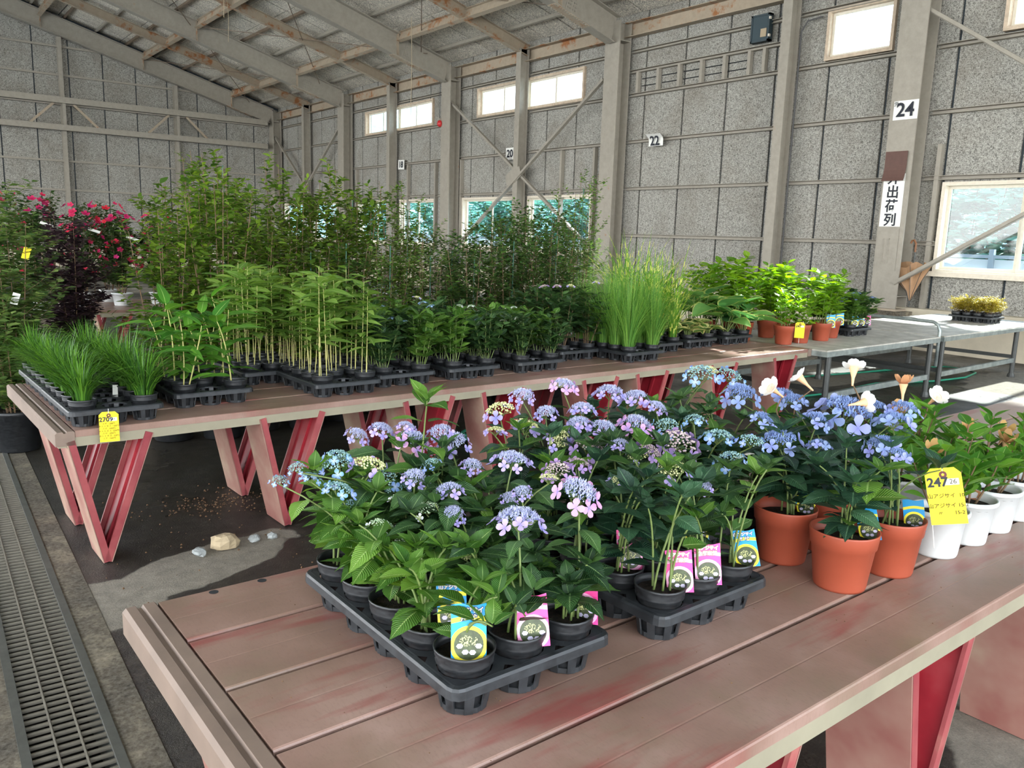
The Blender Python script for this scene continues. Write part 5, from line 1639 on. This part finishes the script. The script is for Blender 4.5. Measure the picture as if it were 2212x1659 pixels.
def leafy(seed, nst, H, R, tm, mat, smat, L, per, t0=0.25, el=0.5, twigs=0, twig=0.15, r0=0.005, base=0.02, wid=1.0, droop=0.0, hvar=0.25, opposite=False, dens=5.0):
    """stems fanning from the soil; leaves along them and along twigs"""
    rs = np.random.RandomState(seed)
    lines, twl, O, D, U, S = [], [], [], [], [], []
    def leaves_on(P, n, a0, tstart, sc):
        P = np.array(P)
        for k in range(n):
            t = tstart + (1 - tstart) * (k + rs.rand() * 0.7) / n
            f = t * (len(P) - 1)
            i = min(int(f), len(P) - 2)
            o = P[i] + (P[i + 1] - P[i]) * (f - i)
            tang = P[i + 1] - P[i]
            tang = tang / (np.linalg.norm(tang) + 1e-9)
            for s in ((0, math.pi) if opposite else (0,)):
                a = a0 + (k * math.pi / 2 if opposite else k * 2.4) + s + rs.uniform(-0.3, 0.3)
                side = np.array([math.cos(a), math.sin(a), 0])
                d = side + tang * el * rs.uniform(0.5, 1.3) + np.array([0, 0, -droop * rs.rand()])
                O.append(o); D.append(d); U.append(np.array([rs.uniform(-.4, .4), rs.uniform(-.4, .4), 1.0]))
                S.append(L * sc * rs.uniform(0.7, 1.2) * (0.75 if t > 0.93 else 1.0))
    for q in range(nst):
        a = 6.283 * (q + rs.rand() * 0.6) / nst
        rr = R * math.sqrt(rs.rand()) if q else 0.1 * R
        h = H * (1 - hvar * rs.rand())
        b = np.array([base * math.cos(a), base * math.sin(a), 0.0])
        e = np.array([rr * math.cos(a), rr * math.sin(a), h])
        m = (b + e) / 2 + np.array([0.18 * rr * math.cos(a), 0.18 * rr * math.sin(a), 0.12 * h]) + rs.uniform(-0.05, 0.05, 3) * R
        P = bez(b, m, e, 7)
        lines.append(P)
        leaves_on(P, per, rs.rand() * 6, t0, 1.0)
        for w in range(twigs):
            t = t0 + (0.95 - t0) * (w + rs.rand()) / twigs
            f = t * 6
            i = min(int(f), 5)
            o = np.array(P[i]) + (np.array(P[i + 1]) - np.array(P[i])) * (f - i)
            aa = rs.rand() * 6.283
            ln = twig * rs.uniform(0.5, 1.2) * (1.1 - 0.6 * t)
            e2 = o + np.array([math.cos(aa) * ln, math.sin(aa) * ln, ln * rs.uniform(0.2, 1.0)])
            m2 = (o + e2) / 2 + np.array([0, 0, -0.1 * ln])
            T = bez(o, m2, e2, 4)
            twl.append(T)
            leaves_on(T, max(5, int(ln / L * dens)), rs.rand() * 6, 0.05, 0.95)
    V, F, UV, tt = scatter(tm, O, D, U, S, np.array(S) * wid, rs.rand(len(O)))
    fol = mesh_np('foliage', V, F, mat, UV, tt)
    sm = push_tubes(lines, r0, r0 * 0.3)
    if twl:
        k = push_tubes(twl, r0 * 0.28, r0 * 0.12, 3)
        sm.add(k.v, k.f)
    stm = sm.mesh('stems', smat)
    return [('stems', stm, None), ('foliage', fol, 'stuff')]

def blades(seed, n, L, spread, mat, w=0.004, base=0.03, segs=5, lean=(0.1, 0.9), stiff=1.0):
    """arching grass blades rising from a clump"""
    rs = np.random.RandomState(seed)
    ts = np.linspace(0, 1, segs + 1)
    V, F, UV, T = [], [], [], []
    for k in range(n):
        a = rs.rand() * 6.283
        b = base * math.sqrt(rs.rand())
        ln = L * rs.uniform(0.6, 1.1)
        le = rs.uniform(*lean) * spread
        c, s = math.cos(a), math.sin(a)
        ro = rs.uniform(-0.6, 0.6)
        o = len(V)
        for t in ts:
            rad = b + ln * (le * t ** (1.3 + stiff))
            z = ln * (t - 0.55 * le * t ** (2.2 + stiff * 0.6))
            ww = w * (1 - t ** 2.2) + 0.0002
            px, py = c * rad, s * rad
            tx, ty = -s * ww * math.cos(ro), c * ww * math.cos(ro)
            V.append((px + tx, py + ty, z)); V.append((px - tx, py - ty, z + ww * math.sin(ro)))
            UV.append((0, t)); UV.append((1, t))
        q = rs.rand()
        T += [q] * (2 * (segs + 1))
        for i in range(segs):
            F.append((o + 2 * i, o + 2 * i + 1, o + 2 * i + 3, o + 2 * i + 2))
    return [('blades', mesh_np('blades', np.array(V), np.array(F), mat, np.array(UV), np.array(T)), 'stuff')]

SETS = {
    'bush': [leafy(100 + k, 9, 1.0, 0.22, TM_SMALL, 'leaf_bush', 'stem_brown', 0.050, 20, 0.12, 0.6, 11, 0.24, 0.0045, 0.03, wid=1.15, dens=5.5) for k in range(4)],
    'bush_dark': [leafy(120 + k, 9, 1.0, 0.24, TM_SMALL, 'leaf_bush_dark', 'stem_brown', 0.042, 20, 0.10, 0.6, 12, 0.22, 0.004, 0.03, wid=1.15, dens=5.5) for k in range(3)],
    'airy': [leafy(140 + k, 7, 1.0, 0.20, TM_TINY, 'leaf_small', 'stem_brown', 0.034, 24, 0.15, 0.5, 12, 0.20, 0.0035, 0.03, wid=1.1) for k in range(2)],
    'loosestrife': [leafy(160 + k, 3, 0.52, 0.06, TM_LAN, 'leaf_loosestrife', 'stem_pale', 0.125, 17, 0.30, 0.55, 0, 0.1, 0.0024, 0.02, droop=0.35, wid=1.15) for k in range(5)],
    'young': [leafy(180 + k, 8, 0.29, 0.11, TM_SMALL, 'leaf_hyd_bright' if k % 2 else 'leaf_hyd', 'stem_green', 0.066, 6, 0.15, 0.7, 1, 0.07, 0.0022, 0.02, wid=1.15, opposite=True) for k in range(4)],
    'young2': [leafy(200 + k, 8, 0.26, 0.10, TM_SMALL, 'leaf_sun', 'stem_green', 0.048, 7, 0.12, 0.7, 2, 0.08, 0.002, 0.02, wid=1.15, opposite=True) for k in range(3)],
    'darkhyd': [leafy(220 + k, 7, 0.36, 0.11, TM_SMALL, 'leaf_hyd', 'stem_brown', 0.075, 7, 0.18, 0.6, 1, 0.08, 0.0022, 0.02, wid=1.1, opposite=True) for k in range(2)],
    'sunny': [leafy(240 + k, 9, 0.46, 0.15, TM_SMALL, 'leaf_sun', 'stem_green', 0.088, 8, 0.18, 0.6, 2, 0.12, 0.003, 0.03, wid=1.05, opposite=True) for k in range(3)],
    'conifer': [leafy(260 + k, 11, 1.0, 0.16, TM_TINY, 'leaf_conifer', 'stem_brown', 0.042, 34, 0.04, 0.4, 22, 0.22, 0.004, 0.03, wid=1.3, hvar=0.5, dens=9) for k in range(2)],
    'purple': [leafy(280 + k, 10, 1.0, 0.22, TM_TINY, 'leaf_purple', 'stem_brown', 0.056, 30, 0.05, 0.4, 19, 0.24, 0.004, 0.03, wid=1.4, hvar=0.45, dens=9) for k in range(2)],
    'azalea': [leafy(300 + k, 10, 0.62, 0.19, TM_TINY, 'leaf_azalea', 'stem_brown', 0.050, 24, 0.08, 0.5, 13, 0.17, 0.004, 0.03, wid=1.3, dens=6) for k in range(3)],
    'gold': [leafy(320 + k, 7, 0.20, 0.075, TM_TINY, 'leaf_gold', 'stem_brown', 0.026, 20, 0.15, 0.6, 9, 0.08, 0.002, 0.02, wid=1.3) for k in range(2)],
    'sedge': [blades(340 + k, 170, 0.27, 1.0, 'grass_dark', 0.0026, 0.035, 5, (0.15, 1.05), 0.5) for k in range(4)],
    'fine': [blades(350 + k, 300, 0.58, 0.85, 'grass_fine', 0.0015, 0.04, 6, (0.0, 1.0), 0.25) for k in range(3)],
    'zebra': [blades(360 + k, 56, 0.86, 0.85, 'grass_zebra', 0.0066, 0.03, 8, (0.1, 1.0), 0.5) for k in range(3)],
}

def fill(p, key, rg, z, s=1.0, sz=None, idx=None):
    st = SETS[key][rg.randrange(len(SETS[key])) if idx is None else idx]
    rz = rg.uniform(0, 6.28)
    for nm, me, kd in st:
        o = obj(nm, me, p, (0, 0, z), (0, 0, rz), (s, s, s if sz is None else sz))
        if kd: o['kind'] = kd
    return rz

# ---- trays of the middle table
rg = random.Random(2024)
def set_tray(trayname, x, y, key, kindname, cat, desc, nx=3, ny=5, cols=(0, 2), rz=math.radians(1.7), s=(0.85, 1.15), skip=(), z=ZT, potz=0.09, flowers=None):
    cell = tray('black carry tray %s' % trayname, x, y, nx, ny, rz, z)
    for j in range(ny):
        for i in cols:
            if (i, j) in skip: continue
            loc = cell(i, j)
            label = '%s, %s row %s, tray %s' % (desc, ROWS[j], COLS[i], trayname)
            grp = 'plants in the tray ' + trayname
            p = potted(kindname, label, cat, grp, loc, 'black')
            k = rg.uniform(*s)
            fill(p, key, rg, potz, k)
            if flowers and rg.random() < flowers[0]:
                mm, r, hh = flowers[1], flowers[2], flowers[3]
                for q in range(rg.randint(1, 2)):
                    a = rg.uniform(0, 6.28)
                    fk = rg.choice(mm)
                    h = obj('flower_head', rg.choice(HM[fk]), p, (0.05 * math.cos(a), 0.05 * math.sin(a), potz + hh * k * rg.uniform(0.85, 1.05)), (rg.uniform(-.3, .3), rg.uniform(-.3, .3), 0), r * rg.uniform(0.8, 1.2))
                    obj('stalk', RIBS, h)
                    if fk in FM:
                        for w in range(4):
                            b = 1.57 * w + rg.uniform(-.3, .3)
                            obj('floret', rg.choice(FM[fk]), h, (math.cos(b), math.sin(b), -0.05), Vector((math.cos(b) * 0.7, math.sin(b) * 0.7, 0.8)).to_track_quat('Z', 'Y').to_euler(), 0.36)
    return cell
set_tray('of sedge at the table corner', 0.565, 3.725, 'sedge', 'potted_sedge', 'sedge', 'dark sedge tuft')
set_tray('of sedge second from the table corner', 0.548, 4.345, 'sedge', 'potted_sedge', 'sedge', 'dark sedge tuft')
for (x, y, z, yw) in ((0.80, 4.02, 0.69, -0.3), (0.72, 4.35, 0.70, -0.3)):
    pl = obj('plant_marker', WLAB, None, (x, y, z), (Matrix.Rotation(yw, 4, 'Z') @ Matrix.Rotation(1.2, 4, 'X')).to_euler())
    tag(pl, 'white plant marker standing among the %s sedge' % ('front' if y < 4.2 else 'rear'), 'marker')

# toad lilies with single broad leaves
lt = tray('black carry tray of broad leaved toad lilies', 1.03, 3.90, 3, 5, math.radians(1.7))
lrg = random.Random(8)
for (i, j, n, hh) in ((0, 0, 2, 0.30), (2, 0, 1, 0.34), (1, 1, 1, 0.26), (0, 1, 1, 0.42), (2, 1, 1, 0.40), (0, 2, 1, 0.30), (2, 2, 2, 0.36), (1, 3, 1, 0.34), (2, 4, 1, 0.34), (0, 4, 1, 0.36)):
    p = potted('potted_toad_lily', 'broad leaved toad lily in the %s row %s cell of its tray' % (ROWS[j], COLS[i]), 'toad lily', 'toad lilies beside the sedge', lt(i, j), 'black')
    mb = MB()
    for q in range(n):
        a = lrg.uniform(0, 6.28)
        h = hh * lrg.uniform(0.85, 1.1)
        s0 = Vector((0.02 * math.cos(a), 0.02 * math.sin(a), 0.09))
        e = Vector((0.09 * math.cos(a), 0.09 * math.sin(a), 0.09 + h))
        m_ = (s0 + e) / 2 + Vector((0.02, 0, 0.05))
        mb.tube(bez(s0, m_, e, 7), [0.0038, 0.0036, 0.0034, 0.003, 0.0026, 0.0022, 0.0016], 6, caps=False)
        for k in range(10):
            t = 0.08 + 0.92 * k / 9
            o = [(1 - t) ** 2 * s0[c] + 2 * t * (1 - t) * m_[c] + t * t * e[c] for c in range(3)]
            an = a + k * 2.5 + lrg.uniform(-0.3, 0.3)
            put_leaf(p, LM['lily'], lrg, o, Vector((math.cos(an), math.sin(an), lrg.uniform(0.1, 0.6) + (0.7 if k > 8 else 0))), lrg.uniform(0.15, 0.21) * (0.75 if k < 2 or k > 8 else 1), 1.0, 0.25)
    build('stems', mb, 'stem_pale', p, smooth=True)

set_tray('of tall loosestrife at the front edge', 1.70, 3.83, 'loosestrife', 'potted_loosestrife', 'loosestrife', 'tall loosestrife', cols=(0, 1, 2), skip=((1, 0),), s=(0.9, 1.12))
set_tray('of tall loosestrife further back', 1.50, 4.32, 'loosestrife', 'potted_loosestrife', 'loosestrife', 'tall loosestrife', cols=(0, 1, 2), ny=4, s=(1.0, 1.2))
set_tray('of small hydrangeas next to the loosestrife', 2.105, 3.93, 'young', 'potted_hydrangea', 'hydrangea', 'young leafy hydrangea', flowers=(0.4, ['blu', 'teal'], 0.022, 0.26), s=(0.9, 1.2))
set_tray('of small hydrangeas second from the loosestrife', 2.58, 3.945, 'young', 'potted_hydrangea', 'hydrangea', 'young glossy hydrangea', flowers=(0.5, ['grn', 'blu', 'crm'], 0.024, 0.28), s=(0.9, 1.25))
set_tray('of small hydrangeas third from the loosestrife', 3.10, 3.96, 'young', 'potted_hydrangea', 'hydrangea', 'young sparse hydrangea', flowers=(0.4, ['grn'], 0.022, 0.27), s=(0.85, 1.15))
set_tray('of dark hydrangeas set back from the edge', 3.66, 4.22, 'darkhyd', 'potted_hydrangea', 'hydrangea', 'dark bronze leaved hydrangea', ny=4, flowers=(0.7, ['mauve', 'crm'], 0.03, 0.40), s=(0.95, 1.2))
set_tray('of fine tufted grass', 4.06, 3.965, 'fine', 'potted_grass', 'grass', 'tall fine bladed grass', s=(0.9, 1.1))
set_tray('of striped zebra grass', 4.56, 4.22, 'zebra', 'potted_grass', 'grass', 'tall zebra grass with yellow bands', ny=4, s=(0.9, 1.1))

def hosta(loc, label, group, key, n, size, seed, pot='black', h=0.1):
    rg = random.Random(seed)
    p = potted('potted_hosta', label, 'hosta', group, loc, pot)
    mb = MB()
    for k in range(n):
        a = k * 2.4 + rg.uniform(-0.3, 0.3)
        r = size * (0.35 + 0.5 * rg.random())
        z = 0.09 + h * rg.uniform(0.6, 1.3) * (1.2 - 0.5 * r / size)
        e = Vector((r * 0.5 * math.cos(a), r * 0.5 * math.sin(a), z))
        s0 = Vector((0.015 * math.cos(a), 0.015 * math.sin(a), 0.09))
        mb.tube([s0, (s0 + e) / 2 + Vector((0, 0, 0.02)), e], [0.004, 0.0035, 0.003], 5, caps=False)
        put_leaf(p, LM[key], rg, e, Vector((math.cos(a), math.sin(a), rg.uniform(0.1, 0.6))), size * rg.uniform(0.8, 1.15), 1.0, 0.3)
    build('stalks', mb, 'stem_green', p, smooth=True)
hc = tray('black carry tray of cream edged hostas', 5.06, 4.29, 3, 4, math.radians(1.7))
for j in range(3):
    for i in (0, 2):
        hosta(hc(i, j), 'small cream edged hosta in the %s row %s cell of its tray' % (ROWS[j], COLS[i]), 'cream edged hostas', 'hosta_var', 13, 0.14, 40 + i + 3 * j, h=0.07)
hc = tray('black carry tray of large green hostas', 5.56, 4.31, 3, 4, math.radians(1.7))
for j in range(4):
    for i in (0, 2):
        hosta(hc(i, j), 'large broad leaved hosta in the %s row %s cell of its tray' % (ROWS[j], COLS[i]), 'large green hostas', 'hosta', 9, 0.25, 60 + i + 3 * j, h=0.16 + 0.05 * j)

# orange pots at the end of the middle table and on the bench
for k, (x, y, s, lb) in enumerate(((6.16, 4.17, 0.62, 'in the orange pot with the small yellow tag'), (6.40, 4.17, 0.62, 'in the orange pot right of the small yellow tag'), (6.44, 4.55, 1.1, 'in the orange pot of the second row'), (6.05, 4.52, 1.05, 'in the orange pot next to the hostas'), (6.74, 4.18, 1.0, 'in the orange pot with a blue round label'), (7.05, 4.28, 0.95, 'in the last orange pot before the blue hydrangeas'), (6.25, 4.80, 1.2, 'in the orange pot at the back near the hostas'), (6.72, 4.60, 1.15, 'in the orange pot at the back of the bench'), (5.85, 4.78, 1.1, 'in the orange pot hidden behind the hostas'))):
    p = potted('potted_hydrangea', 'sunlit hydrangea %s' % lb, 'hydrangea', 'hydrangeas in orange pots at the table end', (x, y, ZT + 0.0005), 'orange')
    p.scale = (1.08, 1.08, 1.08)
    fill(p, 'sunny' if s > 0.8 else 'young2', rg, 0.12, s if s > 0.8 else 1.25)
    if k in (4, 5):
        card(p, 'blue', 0.05, -0.05, 0.165, -0.9, 0.15, 0.05, 1.2, False)
    if k == 0:
        t = yellow_tag('small yellow price tag on a far orange pot', (6.19, 4.04, 0.80), (math.radians(85), 0, math.radians(-60)), 0.068, 0.116, [(TAG1[0], -0.010, -0.030)])
        t.scale = (1.15, 1.15, 1.15)
        build('stick', MB().tube([(0, -0.01, -0.002), (0, -0.16, -0.01)], 0.0012, 4), 'white_label', t)
bt = tray('black carry tray of blue hydrangeas on the bench', 7.30, 4.20, 3, 4, math.radians(2.6))
for j in range(4):
    for i in range(3):
        p = potted('potted_hydrangea', 'blue flowered hydrangea in the %s row %s cell of the bench tray' % (ROWS[j], COLS[i]), 'hydrangea', 'blue hydrangeas on the bench', bt(i, j), 'black')
        fill(p, 'young', rg, 0.09, rg.uniform(0.95, 1.2))
        for q in range(2):
            a = rg.uniform(0, 6.28)
            fk = rg.choice(['blu', 'per', 'teal'])
            h = obj('flower_head', rg.choice(HM[fk]), p, (0.06 * math.cos(a), 0.06 * math.sin(a), 0.09 + rg.uniform(0.22, 0.33)), (rg.uniform(-.3, .3), rg.uniform(-.3, .3), 0), rg.uniform(0.028, 0.04))
            for w in range(5):
                b = 1.256 * w
                obj('floret', rg.choice(FM[fk]), h, (math.cos(b), math.sin(b), -0.05), Vector((math.cos(b) * 0.7, math.sin(b) * 0.7, 0.8)).to_track_quat('Z', 'Y').to_euler(), 0.4)
        if j == 0:
            card(p, 'blue' if i < 2 else 'pink', 0.03, -0.03, 0.14, -0.9, 0.15, 0.05, 1.0, False)
yt = tray('black carry tray of golden shrubs on the bench by the wall', 10.35, 4.22, 3, 4, math.radians(2.6))
for j in range(4):
    for i in range(3):
        p = potted('potted_golden_shrub', 'golden yellow dwarf shrub in the %s row %s cell by the wall' % (ROWS[j], COLS[i]), 'shrub', 'golden shrubs on the wall bench', yt(i, j), 'black')
        fill(p, 'gold', rg, 0.09, rg.uniform(0.95, 1.15))

# ---- tall shrubs in floor pots behind the middle table: (x, y, height of the top, set)
TALL = [(1.50, 5.75, 1.52, 'bush'), (1.80, 5.65, 1.80, 'bush'), (2.12, 5.75, 1.50, 'bush'), (2.42, 5.65, 1.42, 'bush'), (2.75, 5.75, 1.38, 'bush_dark'), (3.1, 5.7, 1.45, 'airy'), (3.5, 5.75, 1.36, 'airy'), (3.9, 5.7, 1.38, 'bush_dark'), (4.35, 5.75, 1.44, 'bush_dark'), (4.8, 5.7, 1.60, 'bush_dark'), (5.15, 5.8, 1.50, 'airy'),
        (1.72, 6.35, 1.74, 'bush'), (2.05, 6.40, 2.02, 'bush'), (2.36, 6.45, 1.62, 'bush'), (2.62, 6.35, 2.00, 'bush'), (2.93, 6.40, 1.76, 'bush'), (3.20, 6.35, 1.99, 'bush'), (3.66, 6.40, 1.88, 'airy'), (4.10, 6.35, 1.50, 'bush_dark'), (4.60, 6.40, 1.74, 'bush_dark'), (4.98, 6.35, 1.84, 'bush_dark'), (5.35, 6.40, 1.70, 'bush_dark'), (5.68, 6.35, 2.10, 'airy'),
        (2.35, 7.15, 1.88, 'bush'), (2.90, 7.1, 1.70, 'bush'), (3.50, 7.15, 1.80, 'bush'), (4.10, 7.1, 1.62, 'bush'), (4.70, 7.15, 1.50, 'bush_dark'), (5.35, 7.1, 1.72, 'bush_dark'), (5.95, 7.15, 1.80, 'bush_dark'), (6.5, 7.1, 1.66, 'airy')]
rows_ = {5.7: 'front', 6.4: 'second', 7.1: 'third'}
DESC = {'bush': 'tall leafy blueberry bush', 'bush_dark': 'dark green bushy shrub', 'airy': 'airy small leaved shrub'}
cnt = {}
ORD = ['first', 'second', 'third', 'fourth', 'fifth', 'sixth', 'seventh']
for (x, y, h, key) in TALL:
    rw = min(rows_, key=lambda q: abs(q - y))
    k = (key, rw)
    cnt[k] = cnt.get(k, 0) + 1
    label = '%s, %s from the azaleas in the %s row behind the middle table' % (DESC[key], ORD[cnt[k] - 1], rows_[rw])
    p = potted('potted_shrub', label, 'shrub', '%ss of the %s row behind the middle table' % (DESC[key], rows_[rw]), (x, y, 0.0005), 'floor')
    hh = h - 0.24
    s = 1.25 + rg.uniform(-0.1, 0.15)
    fill(p, key, rg, 0.24, s, hh / 0.97)
    if key != 'bush' or rg.random() < 0.3:
        build('stake', MB().tube([(0.05, 0.02, 0.2), (0.06, 0.02, h * rg.uniform(0.85, 0.98))], 0.005, 5), 'stake_green', p)
# lower pots seen between the legs
for (x, y) in ((2.55, 5.35), (1.85, 5.30)):
    pass

# ---- left side: conifer-like shrubs, purple shrub, azaleas in white pots
for (x, y, h, s, lb) in ((0.60, 5.95, 1.62, 1.45, 'tall soft green shrub cut by the left picture edge'), (0.45, 6.6, 1.6, 1.5, 'soft green shrub behind the tall one at the picture edge')):
    p = potted('potted_shrub', lb, 'shrub', None, (x, y, 0.0005), 'floor')
    fill(p, 'conifer', rg, 0.2, s, (h - 0.2) / 0.97)
    for (q, w, z) in ((0.10, -0.16, 1.25), (0.02, -0.2, 0.98)) if y < 6 else ():
        o = build('name_label', MB().box((-0.02, -0.001, -0.035), (0.02, 0.001, 0.035)), 'white_label' if z < 1.1 else 'tag_yellow', p, loc=(q, w, z), rot=(0.1, 0.3, 0))
p = potted('potted_shrub', 'dark purple leaved shrub left of the pink azaleas', 'shrub', None, (1.10, 6.85, 0.0005), 'floor')
fill(p, 'purple', rg, 0.2, 1.0, 1.35, 0)
FM['az'] = [floret_mesh('petal_azalea', 5, 0.3, 1.0, i) for i in range(2)]
arg = random.Random(21)
for (x, y, h, s, lb) in ((1.97, 9.30, 1.52, 1.0, 'pink azalea in the white pot at the front corner of the far table'), (1.62, 9.35, 1.62, 0.9, 'pink azalea in a white pot behind the purple shrub'), (2.35, 9.35, 1.55, 1.0, 'pink azalea in a white pot beside the tall bushes'), (1.95, 9.8, 1.66, 1.0, 'pink azalea of the second row on the far table'), (1.25, 9.6, 1.72, 1.1, 'red flowering azalea rising behind the green shrub'), (0.85, 9.5, 1.75, 1.0, 'pink azalea at the picture edge behind the green shrub')):
    z = ZT if x > 1.5 else 0.5
    p = potted('potted_azalea', lb, 'azalea', 'azaleas on the far table', (x, y, z + 0.0005), 'white')
    p.scale = (1.35, 1.35, 1.0)
    hh = (h - z - 0.12)
    fill(p, 'azalea', rg, 0.11, s / 1.35 * 1.1, hh / 0.60)
    for q in range(34):
        a = arg.uniform(2.6, 6.0)
        zz = arg.uniform(0.25, 1.0) * hh
        r = 0.17 * arg.uniform(0.7, 1.1) * (1.1 - 0.4 * zz / hh)
        obj('flower', arg.choice(FM['az']), p, (r * math.cos(a), r * math.sin(a), 0.12 + zz), Vector((math.cos(a), math.sin(a), arg.uniform(0.1, 0.9))).to_track_quat('Z', 'Y').to_euler(), arg.uniform(0.02, 0.032))
    o = build('ribbon', MB().box((-0.05, -0.001, -0.012), (0.05, 0.001, 0.012)), 'white_label', p, loc=(0.06, -0.16, 0.12 + hh * 0.72), rot=(0, 0.4, 0.2))
crate = build('plinth', MB().box((0.55, 9.25, 0), (1.45, 9.95, 0.5)), 'concrete')
tag(crate, 'low concrete plinth under the azaleas at the picture edge', 'plinth')

# trees outside the windows
for k, (x, y, s, z, lb) in enumerate(((19.5, 8.6, 4.6, -0.4, 'leafy tree outside the window by the umbrella'), (20.5, 10.8, 4.4, -0.4, 'leafy tree outside left of the umbrella window'), (19.2, 6.6, 4.2, -0.4, 'leafy tree outside beyond the picture edge'), (22, 25.0, 4.6, -0.4, 'leafy tree outside the window behind the crossing braces'), (22, 29.5, 4.8, -0.4, 'leafy tree outside between the braces and the corner'), (22.5, 34.5, 5.0, -0.4, 'leafy tree outside the window by the corner'), (22, 40, 5.2, -0.4, 'leafy tree outside furthest along the wall'))):
    key = 'tree'
    if key not in SETS:
        SETS[key] = [leafy(400 + q, 11, 1.0, 0.55, TM_SMALL, 'leaf_tree', 'stem_brown', 0.070, 30, 0.05, 0.5, 18, 0.32, 0.005, 0.05, wid=1.6) for q in range(2)]
    t = empty('tree', (x, y, z))
    tag(t, lb, 'tree')
    fill(t, key, rg, 0.0, s, s * 0.95)
